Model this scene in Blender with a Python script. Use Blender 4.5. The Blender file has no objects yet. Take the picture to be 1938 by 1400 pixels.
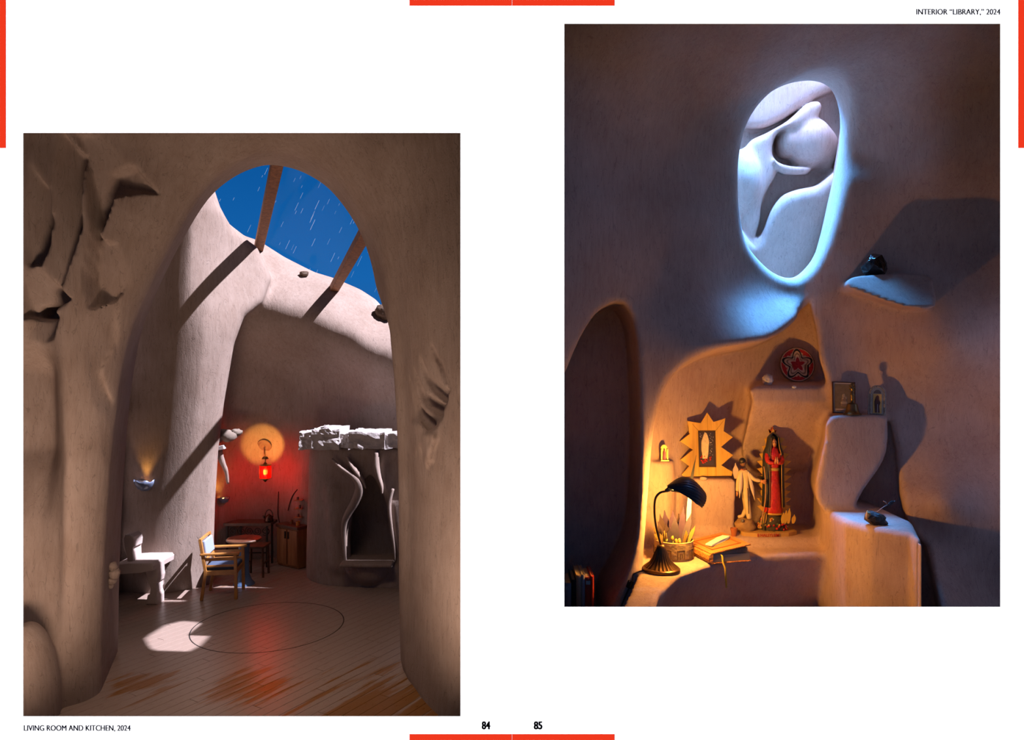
import bpy, bmesh, math, random
import numpy as np
from mathutils import Vector, Matrix

random.seed(7)
SC = bpy.context.scene
COL = SC.collection
ZC = 3.4                      # eye height above the living-room floor
F = 1400.0                    # focal length in pixels of a 1938 x 1400 frame

# ------------------------------------------------------------------ camera
cam_d = bpy.data.cameras.new('camera')
cam_d.sensor_width = 36.0
cam_d.lens = 36.0 * F / 1938.0
cam_d.clip_start = 0.05
cam_d.clip_end = 400
cam = bpy.data.objects.new('camera', cam_d)
COL.objects.link(cam)
cam.location = (0, 0, ZC)
cam.rotation_euler = (math.pi / 2, 0, 0)
SC.camera = cam

# ------------------------------------------------------------------ exposure
SC.view_settings.view_transform = 'Standard'
SC.view_settings.look = 'None'
SC.view_settings.exposure = 0.0
SC.view_settings.gamma = 1.0
SC.view_settings.use_curve_mapping = False
SC.cycles.use_denoising = True
SC.cycles.max_bounces = 8
SC.cycles.diffuse_bounces = 3
SC.cycles.sample_clamp_indirect = 4.0

# ------------------------------------------------------------------ world: clear twilight sky, deep blue, darker towards the zenith
w = bpy.data.worlds.new('twilight_sky'); SC.world = w
w.use_nodes = True
nt = w.node_tree; nt.nodes.clear()
tc = nt.nodes.new('ShaderNodeTexCoord')
sx = nt.nodes.new('ShaderNodeSeparateXYZ'); nt.links.new(tc.outputs['Generated'], sx.inputs[0])
rp = nt.nodes.new('ShaderNodeValToRGB'); nt.links.new(sx.outputs['Z'], rp.inputs[0])
els = rp.color_ramp.elements
els[0].position = 0.0; els[0].color = (0.13, 0.098, 0.088, 1)
els[1].position = 1.0; els[1].color = (0.003, 0.008, 0.024, 1)
for p_, c_ in ((0.02, (0.02, 0.11, 0.34, 1)), (0.12, (0.008, 0.125, 0.42, 1)), (0.27, (0.003, 0.09, 0.33, 1)), (0.42, (0.004, 0.03, 0.11, 1))):
    e = els.new(p_); e.color = c_
bg = nt.nodes.new('ShaderNodeBackground'); nt.links.new(rp.outputs[0], bg.inputs[0])
bg.inputs[1].default_value = 1.0
wo = nt.nodes.new('ShaderNodeOutputWorld'); nt.links.new(bg.outputs[0], wo.inputs[0])

# ------------------------------------------------------------------ lights
SUN = Vector((0.62, -0.05, 0.775)).normalized()       # direction towards the bright moon over the living room
def light(name, kind, loc, energy, color, aim=None, **kw):
    d = bpy.data.lights.new(name, kind); d.energy = energy; d.color = color
    if kind in ('POINT', 'SPOT'): d.use_soft_falloff = False
    for k, v in kw.items(): setattr(d, k, v)
    o = bpy.data.objects.new(name, d); COL.objects.link(o); o.location = loc
    if aim is not None:
        o.rotation_euler = (Vector(aim) - Vector(loc)).to_track_quat('-Z', 'Y').to_euler()
    return o
light('moonlight', 'SUN', (2, 9, 20), 13.2, (0.90, 0.86, 1.0), aim=Vector((2, 9, 20)) - SUN, angle=math.radians(0.6))
light('page_raking_light', 'SUN', (-20, 0, 3), 84, (1, 1, 1), aim=(0, 1.0, 3), angle=math.radians(0.5))  # extra sun added at a grazing angle, only to whiten the page
light('front_fill', 'AREA', (-3.5, 5.3, 0.35), 52, (1.0, 0.71, 0.53), aim=(-4.9, 7.3, 3.5), shape='RECTANGLE', size=1.3, size_y=0.6, spread=math.radians(115))  # pair of added fill lamps below the view, brighten the arch wall
light('front_fill', 'AREA', (-1.3, 5.3, 0.35), 43, (1.0, 0.71, 0.53), aim=(-0.1, 7.3, 3.5), shape='RECTANGLE', size=1.3, size_y=0.6, spread=math.radians(115))
light('floor_fill', 'AREA', (-2.6, 6.2, 6.3), 23, (1.0, 0.72, 0.54), aim=(-2.7, 8.0, 0.0), shape='RECTANGLE', size=1.6, size_y=0.6, spread=math.radians(70))  # added fill from above, brightens the floor under the arch
light('library_side_fill', 'AREA', (2.72, 3.35, 3.0), 2.2, (0.42, 0.52, 1.0), aim=(2.0, 3.75, 2.7), shape='RECTANGLE', size=0.5, size_y=1.6)  # added blue fill, stands in for an unseen window at the right
light('light_well_sky', 'AREA', (1.75, 4.62, 5.86), 34, (0.34, 0.48, 1.0), aim=(1.75, 4.95, 3.0), shape='RECTANGLE', size=0.8, size_y=0.5, spread=math.radians(110))
light('light_well_blue_sky', 'AREA', (1.62, 4.52, 5.80), 105, (0.05, 0.34, 1.0), aim=(1.24, 3.84, 3.5), shape='RECTANGLE', size=0.7, size_y=0.25, spread=math.radians(75))

# ------------------------------------------------------------------ helpers
def W(px, py, d):
    return Vector(((px - 969.0) / F * d, d, ZC - (py - 700.0) / F * d))

def floor_d(py, z=0.0):
    return (ZC - z) * F / (py - 700.0)

def tag(o, label=None, cat=None, group=None, kind=None):
    if label: o['label'] = label
    if cat: o['category'] = cat
    if group: o['group'] = group
    if kind: o['kind'] = kind
    return o

def empty(name, loc, label=None, cat=None, group=None, rz=0.0):
    o = bpy.data.objects.new(name, None); COL.objects.link(o)
    o.empty_display_size = 0.1
    o.location = loc; o.rotation_euler = (0, 0, rz)
    return tag(o, label, cat, group)

def mesh_obj(name, me, mat, parent=None, smooth=False):
    o = bpy.data.objects.new(name, me); COL.objects.link(o)
    if mat is not None and not me.materials: me.materials.append(mat)
    if smooth: me.polygons.foreach_set('use_smooth', [True] * len(me.polygons))
    if parent is not None: o.parent = parent
    return o

def bm_obj(name, bm, mat, parent=None, smooth=False):
    me = bpy.data.meshes.new(name)
    bmesh.ops.recalc_face_normals(bm, faces=bm.faces)
    bm.to_mesh(me); bm.free()
    return mesh_obj(name, me, mat, parent, smooth)

def pydata_obj(name, vs, fs, mat, parent=None, smooth=False):
    me = bpy.data.meshes.new(name); me.from_pydata([tuple(v) for v in vs], [], fs); me.update()
    bm = bmesh.new(); bm.from_mesh(me); bmesh.ops.recalc_face_normals(bm, faces=bm.faces); bm.to_mesh(me); bm.free()
    return mesh_obj(name, me, mat, parent, smooth)

def auto_smooth(o, ang=40):
    me = o.data
    me.polygons.foreach_set('use_smooth', [True] * len(me.polygons))
    bm = bmesh.new(); bm.from_mesh(me)
    for e in bm.edges:
        if len(e.link_faces) == 2 and e.calc_face_angle(0) > math.radians(ang): e.smooth = False
    bm.to_mesh(me); bm.free()
    return o

def box_bm(bm, c, s, rot=None, bevel=0.0):
    m = Matrix.Translation(Vector(c))
    if rot is not None: m = m @ rot.to_4x4()
    r = bmesh.ops.create_cube(bm, size=1.0, matrix=m @ Matrix.Diagonal((s[0], s[1], s[2], 1)))
    if bevel > 0:
        es = list({e for v in r['verts'] for e in v.link_edges})
        bmesh.ops.bevel(bm, geom=es, offset=bevel, segments=2, affect='EDGES', profile=0.5)

def box(name, c, s, mat, parent=None, rot=None, bevel=0.0):
    bm = bmesh.new(); box_bm(bm, c, s, rot, bevel)
    return bm_obj(name, bm, mat, parent)

def bar_bm(bm, a, b, wx, wy, bevel=0.0, up=(0, 0, 1)):
    a = Vector(a); b = Vector(b); d = b - a
    q = d.to_track_quat('Z', 'X' if abs(d.normalized().dot(Vector(up))) > 0.9 else 'Y')
    box_bm(bm, (a + b) / 2, (wx, wy, d.length), q.to_matrix(), bevel)

def bar(name, a, b, wx, wy, mat, parent=None, bevel=0.0):
    bm = bmesh.new(); bar_bm(bm, a, b, wx, wy, bevel)
    return bm_obj(name, bm, mat, parent)

def catmull(pts, n=8):
    P = [Vector(p) for p in pts]; out = []
    for i in range(len(P) - 1):
        p0 = P[max(i - 1, 0)]; p1 = P[i]; p2 = P[i + 1]; p3 = P[min(i + 2, len(P) - 1)]
        for k in range(n):
            t = k / n
            out.append(0.5 * ((2 * p1) + (p2 - p0) * t + (2 * p0 - 5 * p1 + 4 * p2 - p3) * t * t + (3 * p1 - p0 - 3 * p2 + p3) * t ** 3))
    out.append(P[-1]); return out

def tube_bm(bm, pts, rad, seg=10, flat=None):
    """sweep along pts; rad number or list; flat = (scale along 'side' axis, side vector) for strap-like sections"""
    n = len(pts)
    if not hasattr(rad, '__len__'): rad = [rad] * n
    pts = [Vector(p) for p in pts]
    t0 = (pts[1] - pts[0]).normalized()
    nrm = t0.orthogonal().normalized()
    rings = []
    for i, p in enumerate(pts):
        t = (pts[min(i + 1, n - 1)] - pts[max(i - 1, 0)]).normalized()
        if flat is not None:
            sv = Vector(flat[1]); nrm = (sv - t * sv.dot(t)).normalized()
        else:
            nrm = (nrm - t * nrm.dot(t)).normalized()
        b = t.cross(nrm)
        ring = []
        for k in range(seg):
            a = 2 * math.pi * k / seg
            ca, sa = math.cos(a), math.sin(a)
            fl = flat[0] if flat is not None else 1.0
            ring.append(bm.verts.new(p + nrm * (ca * rad[i] * fl) + b * (sa * rad[i])))
        rings.append(ring)
    for i in range(n - 1):
        for k in range(seg):
            bm.faces.new((rings[i][k], rings[i][(k + 1) % seg], rings[i + 1][(k + 1) % seg], rings[i + 1][k]))
    bm.faces.new(rings[0][::-1]); bm.faces.new(rings[-1])

def tube(name, pts, rad, mat, parent=None, seg=10, flat=None):
    bm = bmesh.new(); tube_bm(bm, pts, rad, seg, flat)
    return bm_obj(name, bm, mat, parent, True)

def lathe_bm(bm, prof, c=(0, 0, 0), seg=32, ripple=None):
    """prof list of (r, z); ripple(a, i) multiplies the radius"""
    c = Vector(c); rings = []
    for i, (r, z) in enumerate(prof):
        if r < 1e-5:
            rings.append([bm.verts.new(c + Vector((0, 0, z)))])
        else:
            rings.append([bm.verts.new(c + Vector((r * (ripple(2 * math.pi * k / seg, i) if ripple else 1) * math.cos(2 * math.pi * k / seg),
                                                    r * (ripple(2 * math.pi * k / seg, i) if ripple else 1) * math.sin(2 * math.pi * k / seg), z))) for k in range(seg)])
    for i in range(len(rings) - 1):
        A, B = rings[i], rings[i + 1]
        for k in range(seg):
            if len(A) == 1 and len(B) == 1: continue
            if len(A) == 1: bm.faces.new((A[0], B[k], B[(k + 1) % seg]))
            elif len(B) == 1: bm.faces.new((A[k], A[(k + 1) % seg], B[0]))
            else: bm.faces.new((A[k], A[(k + 1) % seg], B[(k + 1) % seg], B[k]))

def lathe(name, prof, mat, parent=None, c=(0, 0, 0), seg=32, ripple=None, ang=40):
    bm = bmesh.new(); lathe_bm(bm, prof, c, seg, ripple)
    return auto_smooth(bm_obj(name, bm, mat, parent), ang)

def prism_bm(bm, poly, y0, y1, M=None, bevel=0.0):
    """polygon in local XZ extruded along local Y"""
    M = M or Matrix.Identity(4)
    a = [bm.verts.new(M @ Vector((p[0], y0, p[1]))) for p in poly]
    b = [bm.verts.new(M @ Vector((p[0], y1, p[1]))) for p in poly]
    n = len(poly)
    f1 = bm.faces.new(a); f2 = bm.faces.new(b[::-1])
    for i in range(n):
        bm.faces.new((a[i], b[i], b[(i + 1) % n], a[(i + 1) % n]))
    if bevel > 0:
        es = [e for f in (f1, f2) for e in f.edges]
        bmesh.ops.bevel(bm, geom=list(set(es)), offset=bevel, segments=2, affect='EDGES', profile=0.5)
    bmesh.ops.triangulate(bm, faces=[f for f in bm.faces if len(f.verts) > 4])

def prism(name, poly, y0, y1, mat, parent=None, M=None, bevel=0.0):
    bm = bmesh.new(); prism_bm(bm, poly, y0, y1, M, bevel)
    return bm_obj(name, bm, mat, parent)

def blob(name, c, r, mat, parent=None, sub=3, amp=0.0, seed=0, freq=2.0, rot=None, flat_shade=False):
    from mathutils import noise
    bm = bmesh.new(); bmesh.ops.create_icosphere(bm, subdivisions=sub, radius=1.0)
    for v in bm.verts:
        n = v.co.normalized()
        k = 1.0 + amp * noise.noise(n * freq + Vector((seed * 7.1, seed * 3.3, seed)))
        p = Vector((n.x * r[0] * k, n.y * r[1] * k, n.z * r[2] * k))
        if rot is not None: p = rot @ p
        v.co = p + Vector(c)
    return bm_obj(name, bm, mat, parent, not flat_shade)

def facet_rock(name, c, r, mat, parent=None, n=22, seed=1, rot=None):
    rnd = random.Random(seed); bm = bmesh.new()
    for _ in range(n):
        v = Vector((rnd.gauss(0, 1), rnd.gauss(0, 1), rnd.gauss(0, 1))).normalized()
        k = rnd.uniform(0.82, 1.05)
        p = Vector((v.x * r[0] * k, v.y * r[1] * k, v.z * r[2] * k))
        if rot is not None: p = rot @ p
        bm.verts.new(p + Vector(c))
    res = bmesh.ops.convex_hull(bm, input=bm.verts)
    bmesh.ops.delete(bm, geom=[g for g in res['geom_interior'] if isinstance(g, bmesh.types.BMVert)], context='VERTS')
    return bm_obj(name, bm, mat, parent)

# ------------------------------------------------------------------ materials
class NT:
    def __init__(s, name):
        s.m = bpy.data.materials.new(name); s.m.use_nodes = True
        s.t = s.m.node_tree; s.b = s.t.nodes['Principled BSDF']
    def n(s, typ, **kw):
        nd = s.t.nodes.new(typ)
        for k, v in kw.items():
            if k.startswith('i_'):
                key = k[2:]; key = int(key) if key.isdigit() else key.replace('_', ' ')
                nd.inputs[key].default_value = v
            else: setattr(nd, k, v)
        return nd
    def l(s, a, b): s.t.links.new(a, b)

MATS = {}
def plain(name, col, rough=0.6, metal=0.0, emit=None, es=0.0, noise=0.0, nscale=20.0, bump=0.0, spec=0.5, trans=0.0, coat=0.0):
    if name in MATS: return MATS[name]
    k = NT(name); b = k.b
    b.inputs['Base Color'].default_value = (*col, 1); b.inputs['Roughness'].default_value = rough
    b.inputs['Metallic'].default_value = metal; b.inputs['Specular IOR Level'].default_value = spec
    b.inputs['Transmission Weight'].default_value = trans; b.inputs['Coat Weight'].default_value = coat
    if emit: b.inputs['Emission Color'].default_value = (*emit, 1); b.inputs['Emission Strength'].default_value = es
    if noise > 0 or bump > 0:
        tcn = k.n('ShaderNodeTexCoord'); nz = k.n('ShaderNodeTexNoise', i_Scale=nscale, i_Detail=6.0)
        k.l(tcn.outputs['Object'], nz.inputs['Vector'])
        if noise > 0:
            mx = k.n('ShaderNodeMix', data_type='RGBA')
            mx.inputs[6].default_value = tuple(c * (1 - noise) for c in col) + (1,)
            mx.inputs[7].default_value = tuple(min(1, c * (1 + noise)) for c in col) + (1,)
            k.l(nz.outputs['Fac'], mx.inputs[0]); k.l(mx.outputs[2], b.inputs['Base Color'])
        if bump > 0:
            bp = k.n('ShaderNodeBump', i_Strength=bump, i_Distance=0.02)
            k.l(nz.outputs['Fac'], bp.inputs['Height']); k.l(bp.outputs[0], b.inputs['Normal'])
    MATS[name] = k.m; return k.m

def plaster(name, c1, c2, scale=1.0, bump=0.35, streak=(6, 6, 1.2)):
    """hand-carved sandstone / clay plaster: soft mottling, fine trowel scratches and pits"""
    k = NT(name); b = k.b
    tcn = k.n('ShaderNodeTexCoord')
    mp = k.n('ShaderNodeMapping'); mp.inputs['Scale'].default_value = (scale, scale, scale); k.l(tcn.outputs['Object'], mp.inputs[0])
    n1 = k.n('ShaderNodeTexNoise', i_Scale=1.6, i_Detail=7.0, i_Roughness=0.62); k.l(mp.outputs[0], n1.inputs['Vector'])
    ms = k.n('ShaderNodeMapping'); ms.inputs['Scale'].default_value = tuple(scale * q for q in streak); ms.inputs['Rotation'].default_value = (0.5, 0.35, 0.2)
    k.l(tcn.outputs['Object'], ms.inputs[0])
    n2 = k.n('ShaderNodeTexNoise', i_Scale=3.2, i_Detail=8.0, i_Roughness=0.7); k.l(ms.outputs[0], n2.inputs['Vector'])
    n3 = k.n('ShaderNodeTexNoise', i_Scale=55.0, i_Detail=4.0); k.l(mp.outputs[0], n3.inputs['Vector'])
    # wandering scratch lines
    n4 = k.n('ShaderNodeTexNoise', i_Scale=2.3, i_Detail=2.5, i_Distortion=0.6); k.l(ms.outputs[0], n4.inputs['Vector'])
    sc = k.n('ShaderNodeMath', operation='SUBTRACT', i_1=0.5); k.l(n4.outputs['Fac'], sc.inputs[0])
    ab = k.n('ShaderNodeMath', operation='ABSOLUTE'); k.l(sc.outputs[0], ab.inputs[0])
    ln = k.n('ShaderNodeMapRange'); ln.inputs['From Min'].default_value = 0.0; ln.inputs['From Max'].default_value = 0.012
    ln.inputs['To Min'].default_value = 0.0; ln.inputs['To Max'].default_value = 1.0; k.l(ab.outputs[0], ln.inputs[0])
    a1 = k.n('ShaderNodeMath', operation='MULTIPLY_ADD', i_1=0.55); k.l(n1.outputs['Fac'], a1.inputs[0])
    a2 = k.n('ShaderNodeMath', operation='MULTIPLY', i_1=0.45); k.l(n2.outputs['Fac'], a2.inputs[0]); k.l(a2.outputs[0], a1.inputs[2])
    rr = k.n('ShaderNodeMapRange'); rr.inputs['From Min'].default_value = 0.33; rr.inputs['From Max'].default_value = 0.68; k.l(a1.outputs[0], rr.inputs[0])
    mx = k.n('ShaderNodeMix', data_type='RGBA'); mx.inputs[6].default_value = (*c1, 1); mx.inputs[7].default_value = (*c2, 1)
    k.l(rr.outputs[0], mx.inputs[0])
    mlt = k.n('ShaderNodeMix', data_type='RGBA', blend_type='MULTIPLY', i_0=0.27); k.l(mx.outputs[2], mlt.inputs[6]); k.l(ln.outputs[0], mlt.inputs[7])
    k.l(mlt.outputs[2], b.inputs['Base Color'])
    h1 = k.n('ShaderNodeMath', operation='MULTIPLY_ADD', i_1=0.6); k.l(n2.outputs['Fac'], h1.inputs[0])
    h2 = k.n('ShaderNodeMath', operation='MULTIPLY_ADD', i_1=0.16); k.l(n3.outputs['Fac'], h2.inputs[0])
    h3 = k.n('ShaderNodeMath', operation='MULTIPLY', i_1=0.12); k.l(ln.outputs[0], h3.inputs[0])
    k.l(h3.outputs[0], h2.inputs[2]); k.l(h2.outputs[0], h1.inputs[2])
    bp = k.n('ShaderNodeBump', i_Strength=bump, i_Distance=0.03 / scale); k.l(h1.outputs[0], bp.inputs['Height']); k.l(bp.outputs[0], b.inputs['Normal'])
    b.inputs['Roughness'].default_value = 0.92; b.inputs['Specular IOR Level'].default_value = 0.15
    MATS[name] = k.m
    return k.m

M_PL = plaster('carved_clay_plaster', (0.25, 0.182, 0.148), (0.37, 0.293, 0.255), 1.0, 0.4)
M_PR = plaster('smooth_clay_plaster', (0.46, 0.31, 0.25), (0.64, 0.48, 0.40), 2.6, 0.35)
M_PAGE = plain('white_page', (0.92, 0.92, 0.92), 0.9, spec=0.0)
M_RED = plain('red_print', (0.55, 0.026, 0.008), 0.9, spec=0.0)
M_INK = plain('black_ink', (0.004, 0.004, 0.004), 0.9, spec=0.0)
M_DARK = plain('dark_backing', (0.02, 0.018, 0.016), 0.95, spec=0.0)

# ------------------------------------------------------------------ page wall with its two picture openings
PD = 3.0
def pagerect(x0, y0, x1, y1):
    a = W(x0, y1, PD); b = W(x1, y0, PD); return a.x, a.z, b.x, b.z
OPEN = [pagerect(44, 251.5, 871.5, 1355), pagerect(1068, 45, 1893, 1148)]
def page_wall():
    bm = bmesh.new()
    T = 0.04; SP = 0.06
    xs = [-4.6, OPEN[0][0], OPEN[0][2], OPEN[1][0], OPEN[1][2], 4.6]
    def quad(x0, z0, x1, z1, y):
        bm.faces.new([bm.verts.new(p) for p in ((x0, y, z0), (x1, y, z0), (x1, y, z1), (x0, y, z1))])
    ZB, ZT = 0.0, 6.45
    for y, s in ((PD, 0.0), (PD + T, SP)):
        x = -4.6
        for (a, b_, c, d_) in OPEN:
            a2, b2, c2, d2 = a - s, b_ - s, c + s, d_ + s
            quad(x, ZB, a2, ZT, y); quad(a2, ZB, c2, b2, y); quad(a2, d2, c2, ZT, y); x = c2
        quad(x, ZB, 4.6, ZT, y)
    for (a, b_, c, d_) in OPEN:      # splayed reveals
        o = [(a, b_), (c, b_), (c, d_), (a, d_)]; i_ = [(a - SP, b_ - SP), (c + SP, b_ - SP), (c + SP, d_ + SP), (a - SP, d_ + SP)]
        for k in range(4):
            p, q = o[k], o[(k + 1) % 4]; r, s_ = i_[(k + 1) % 4], i_[k]
            bm.faces.new([bm.verts.new(v) for v in ((p[0], PD, p[1]), (q[0], PD, q[1]), (r[0], PD + T, r[1]), (s_[0], PD + T, s_[1]))])
    for x in (-4.6, 4.6):
        bm.faces.new([bm.verts.new(v) for v in ((x, PD, ZB), (x, PD + T, ZB), (x, PD + T, ZT), (x, PD, ZT))])
    bmesh.ops.remove_doubles(bm, verts=bm.verts, dist=1e-5)
    o = bm_obj('wall_front', bm, M_PAGE)
    o.data.materials.append(M_DARK)            # reveals and back of the page board, darkened to stop stray bounce
    for f in o.data.polygons:
        if max(o.data.vertices[v].co.y for v in f.vertices) > PD + 1e-4: f.material_index = 1
    return tag(o, 'white page wall with two rectangular picture openings', kind='structure')
WALLF = page_wall()
def print_bar(px0, py0, px1, py1):
    x0, z0, x1, z1 = pagerect(px0, py0, px1, py1)
    return box('red_bar', ((x0 + x1) / 2, PD - 0.00003, (z0 + z1) / 2), (x1 - x0, 0.00006, z1 - z0), M_RED, WALLF)
for r_ in ((775, -0.5, 968.5, 10.8), (969.3, -0.5, 1163, 10.8), (775, 1388.8, 968.5, 1400.5), (969.3, 1388.8, 1163, 1400.5), (-0.5, -0.5, 11, 280), (1927, -0.5, 1938.5, 280)):
    print_bar(*r_)

def text_mesh(name, s, mat, parent, M, wd, ht, thick=0.00006, bold=0.0, dup=0.0):
    """lettering as a flat mesh fitted into wd x ht (local X right, Z up, origin lower-left)"""
    cu = bpy.data.curves.new('lettering', 'FONT'); cu.body = s; cu.offset = bold; cu.resolution_u = 4; cu.extrude = 0.01
    to = bpy.data.objects.new('lettering', cu); COL.objects.link(to)
    dg = bpy.context.evaluated_depsgraph_get(); dg.update()
    me = bpy.data.meshes.new_from_object(to.evaluated_get(dg))
    bpy.data.objects.remove(to); bpy.data.curves.remove(cu)
    co = [v.co.copy() for v in me.vertices]
    x0 = min(c.x for c in co); x1 = max(c.x for c in co); y0 = min(c.y for c in co); y1 = max(c.y for c in co)
    z1 = max(abs(c.z) for c in co) or 1
    for v in me.vertices:
        v.co = M @ Vector(((v.co.x - x0) / (x1 - x0) * wd, -v.co.z / z1 * thick, (v.co.y - y0) / (y1 - y0) * ht))
    me.materials.clear()
    if dup:
        bm = bmesh.new(); bm.from_mesh(me)
        r = bmesh.ops.duplicate(bm, geom=list(bm.verts) + list(bm.edges) + list(bm.faces))
        for v in [g for g in r['geom'] if isinstance(g, bmesh.types.BMVert)]: v.co += M.to_3x3() @ Vector((dup, 0, 0))
        bm.to_mesh(me); bm.free()
    return mesh_obj(name, me, mat, parent)
def page_text(name, s, px0, py0, px1, py1, bold=0.0, dup=0.0):
    x0, z0, x1, z1 = pagerect(px0, py0, px1, py1)
    return text_mesh(name, s, M_INK, WALLF, Matrix.Translation((x0, PD, z0)), x1 - x0, z1 - z0, bold=bold, dup=dup)
page_text('caption', 'LIVING ROOM AND KITCHEN, 2024', 45, 1372, 246.5, 1384.3, 0.0, 0.0011)
page_text('caption', 'INTERIOR \u201cLIBRARY,\u201d 2024', 1734, 17, 1892.5, 29.3, 0.0, 0.0011)
page_text('page_number', '84', 911.5, 1364.6, 926.8, 1380, 0.02, 0.0022)
page_text('page_number', '85', 1010, 1364.6, 1025.3, 1380, 0.02, 0.0022)

# ------------------------------------------------------------------ implicit carving
def tps(pts, reg=0.03):
    """thin-plate height y(x, z) through picture-derived points (px, py, depth) placed at their real positions"""
    P = np.array([tuple(W(*p)) for p in pts]); xz = P[:, [0, 2]]; n = len(P)
    def U(d2): return 0.5 * d2 * np.log(d2 + 1e-9)
    d2 = ((xz[:, None] - xz[None]) ** 2).sum(-1)
    A = np.zeros((n + 3, n + 3)); A[:n, :n] = U(d2) + np.eye(n) * reg
    A[:n, n] = 1; A[:n, n + 1:] = xz; A[n, :n] = 1; A[n + 1:, :n] = xz.T
    sol = np.linalg.solve(A, np.concatenate([P[:, 1], np.zeros(3)]))
    def f(x, z):
        x = np.asarray(x, dtype=np.float64); z = np.asarray(z, dtype=np.float64)
        r = sol[n] + sol[n + 1] * x + sol[n + 2] * z
        for i in range(n): r = r + sol[i] * U((x - xz[i, 0]) ** 2 + (z - xz[i, 1]) ** 2)
        return r
    return f

def polysdf(poly, x, z):
    """signed distance to polygon (negative inside), numpy"""
    x, z = np.broadcast_arrays(x, z)
    d = np.full(x.shape, 1e9, dtype=np.float32); ins = np.zeros(x.shape, dtype=bool)
    n = len(poly)
    for i in range(n):
        ax, az = poly[i]; bx, bz = poly[(i + 1) % n]
        ex, ez = bx - ax, bz - az
        wx, wz = x - ax, z - az
        t = np.clip((wx * ex + wz * ez) / (ex * ex + ez * ez + 1e-12), 0, 1)
        d = np.minimum(d, (wx - ex * t) ** 2 + (wz - ez * t) ** 2)
        c = ((az > z) != (bz > z))
        if ez != 0: ins ^= c & (x < ex * (z - az) / ez + ax)
    d = np.sqrt(d)
    return np.where(ins, -d, d).astype(np.float32)

def smooth_poly(pts, n=5):
    q = [Vector((p[0], p[1], 0)) for p in pts]; out = []; m = len(q)
    for i in range(m):
        p0, p1, p2, p3 = q[i - 1], q[i], q[(i + 1) % m], q[(i + 2) % m]
        for k in range(n):
            t = k / n
            v = 0.5 * ((2 * p1) + (p2 - p0) * t + (2 * p0 - 5 * p1 + 4 * p2 - p3) * t * t + (3 * p1 - p0 - 3 * p2 + p3) * t ** 3)
            out.append((v.x, v.y))
    return out

def pxpoly(pts, d):
    return [(W(p[0], p[1], d).x, W(p[0], p[1], d).z) for p in pts]

def extr(poly, g, d0, kx=0.0, kz=0.0):
    """polygon given in the XZ plane at depth d0, swept along the direction (kx, 1, kz)"""
    X, Y, Z = g
    if kx == 0 and kz == 0: return polysdf(poly, X[:, :, 0:1] if X.ndim == 3 else X, Z)
    out = np.empty((X.shape[0], Y.shape[1], Z.shape[2]), dtype=np.float32)
    for j in range(Y.shape[1]):
        dy = Y[0, j, 0] - d0
        out[:, j, :] = polysdf(poly, X[:, 0, :] - kx * dy, Z[0] - kz * dy)
    return out

def smax(a, b, k):
    h = np.maximum(k - np.abs(a - b), 0) / k
    return np.maximum(a, b) + h * h * (k * 0.25)
def smin(a, b, k): return -smax(-a, -b, k)

def grid(x0, x1, y0, y1, z0, z1, h):
    X = np.arange(x0, x1, h, dtype=np.float32)[:, None, None]
    Y = np.arange(y0, y1, h, dtype=np.float32)[None, :, None]
    Z = np.arange(z0, z1, h, dtype=np.float32)[None, None, :]
    return X, Y, Z

def surface_nets(f, g, h):
    f = f.astype(np.float32).copy()
    for sl in ((0,), (-1,)):
        i = sl[0]
        f[i] = np.maximum(f[i], h * 0.5); f[:, i] = np.maximum(f[:, i], h * 0.5); f[:, :, i] = np.maximum(f[:, :, i], h * 0.5)
    X, Y, Z = g; org = np.array([X[0, 0, 0], Y[0, 0, 0], Z[0, 0, 0]])
    neg = f < 0
    cnt = np.zeros(tuple(s - 1 for s in f.shape), dtype=np.int8)
    off = [(a, b, c) for a in (0, 1) for b in (0, 1) for c in (0, 1)]
    n0, n1, n2 = cnt.shape
    for a, b, c in off: cnt += neg[a:a + n0, b:b + n1, c:c + n2]
    act = (cnt > 0) & (cnt < 8)
    I, J, K = np.nonzero(act)
    idx = np.full(cnt.shape, -1, dtype=np.int32); idx[I, J, K] = np.arange(len(I))
    v8 = {o: f[I + o[0], J + o[1], K + o[2]] for o in off}
    acc = np.zeros((len(I), 3)); num = np.zeros(len(I))
    for o in off:
        for ax in range(3):
            if o[ax] == 0:
                p = list(o); p[ax] = 1; p = tuple(p)
                a, b = v8[o], v8[p]
                m = (a < 0) != (b < 0)
                t = np.where(m, a / np.where(a - b == 0, 1, a - b), 0)
                pos = np.tile(np.array(o, dtype=float), (len(I), 1)); pos[:, ax] += t
                acc += pos * m[:, None]; num += m
    V = acc / num[:, None] + np.stack([I, J, K], 1)
    V = V * h + org
    quads = []
    for ax in range(3):
        s0 = [slice(1, -1)] * 3; s1 = [slice(1, -1)] * 3
        s0[ax] = slice(0, -1); s1[ax] = slice(1, None)
        A = neg[tuple(s0)]; B = neg[tuple(s1)]
        for flag in (True, False):
            e = np.nonzero((A != B) & (A == flag))
            p = [e[0].copy(), e[1].copy(), e[2].copy()]
            o1, o2 = [q for q in range(3) if q != ax]
            p[o1] += 1; p[o2] += 1
            def cell(da, db):
                q = [p[0].copy(), p[1].copy(), p[2].copy()]; q[o1] -= da; q[o2] -= db
                return idx[q[0], q[1], q[2]]
            Q = np.stack([cell(1, 1), cell(0, 1), cell(0, 0), cell(1, 0)], 1)
            if flag == (ax == 1): Q = Q[:, ::-1]
            quads.append(Q)
    Q = np.concatenate(quads); Q = Q[(Q >= 0).all(1)]
    return V, Q

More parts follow.
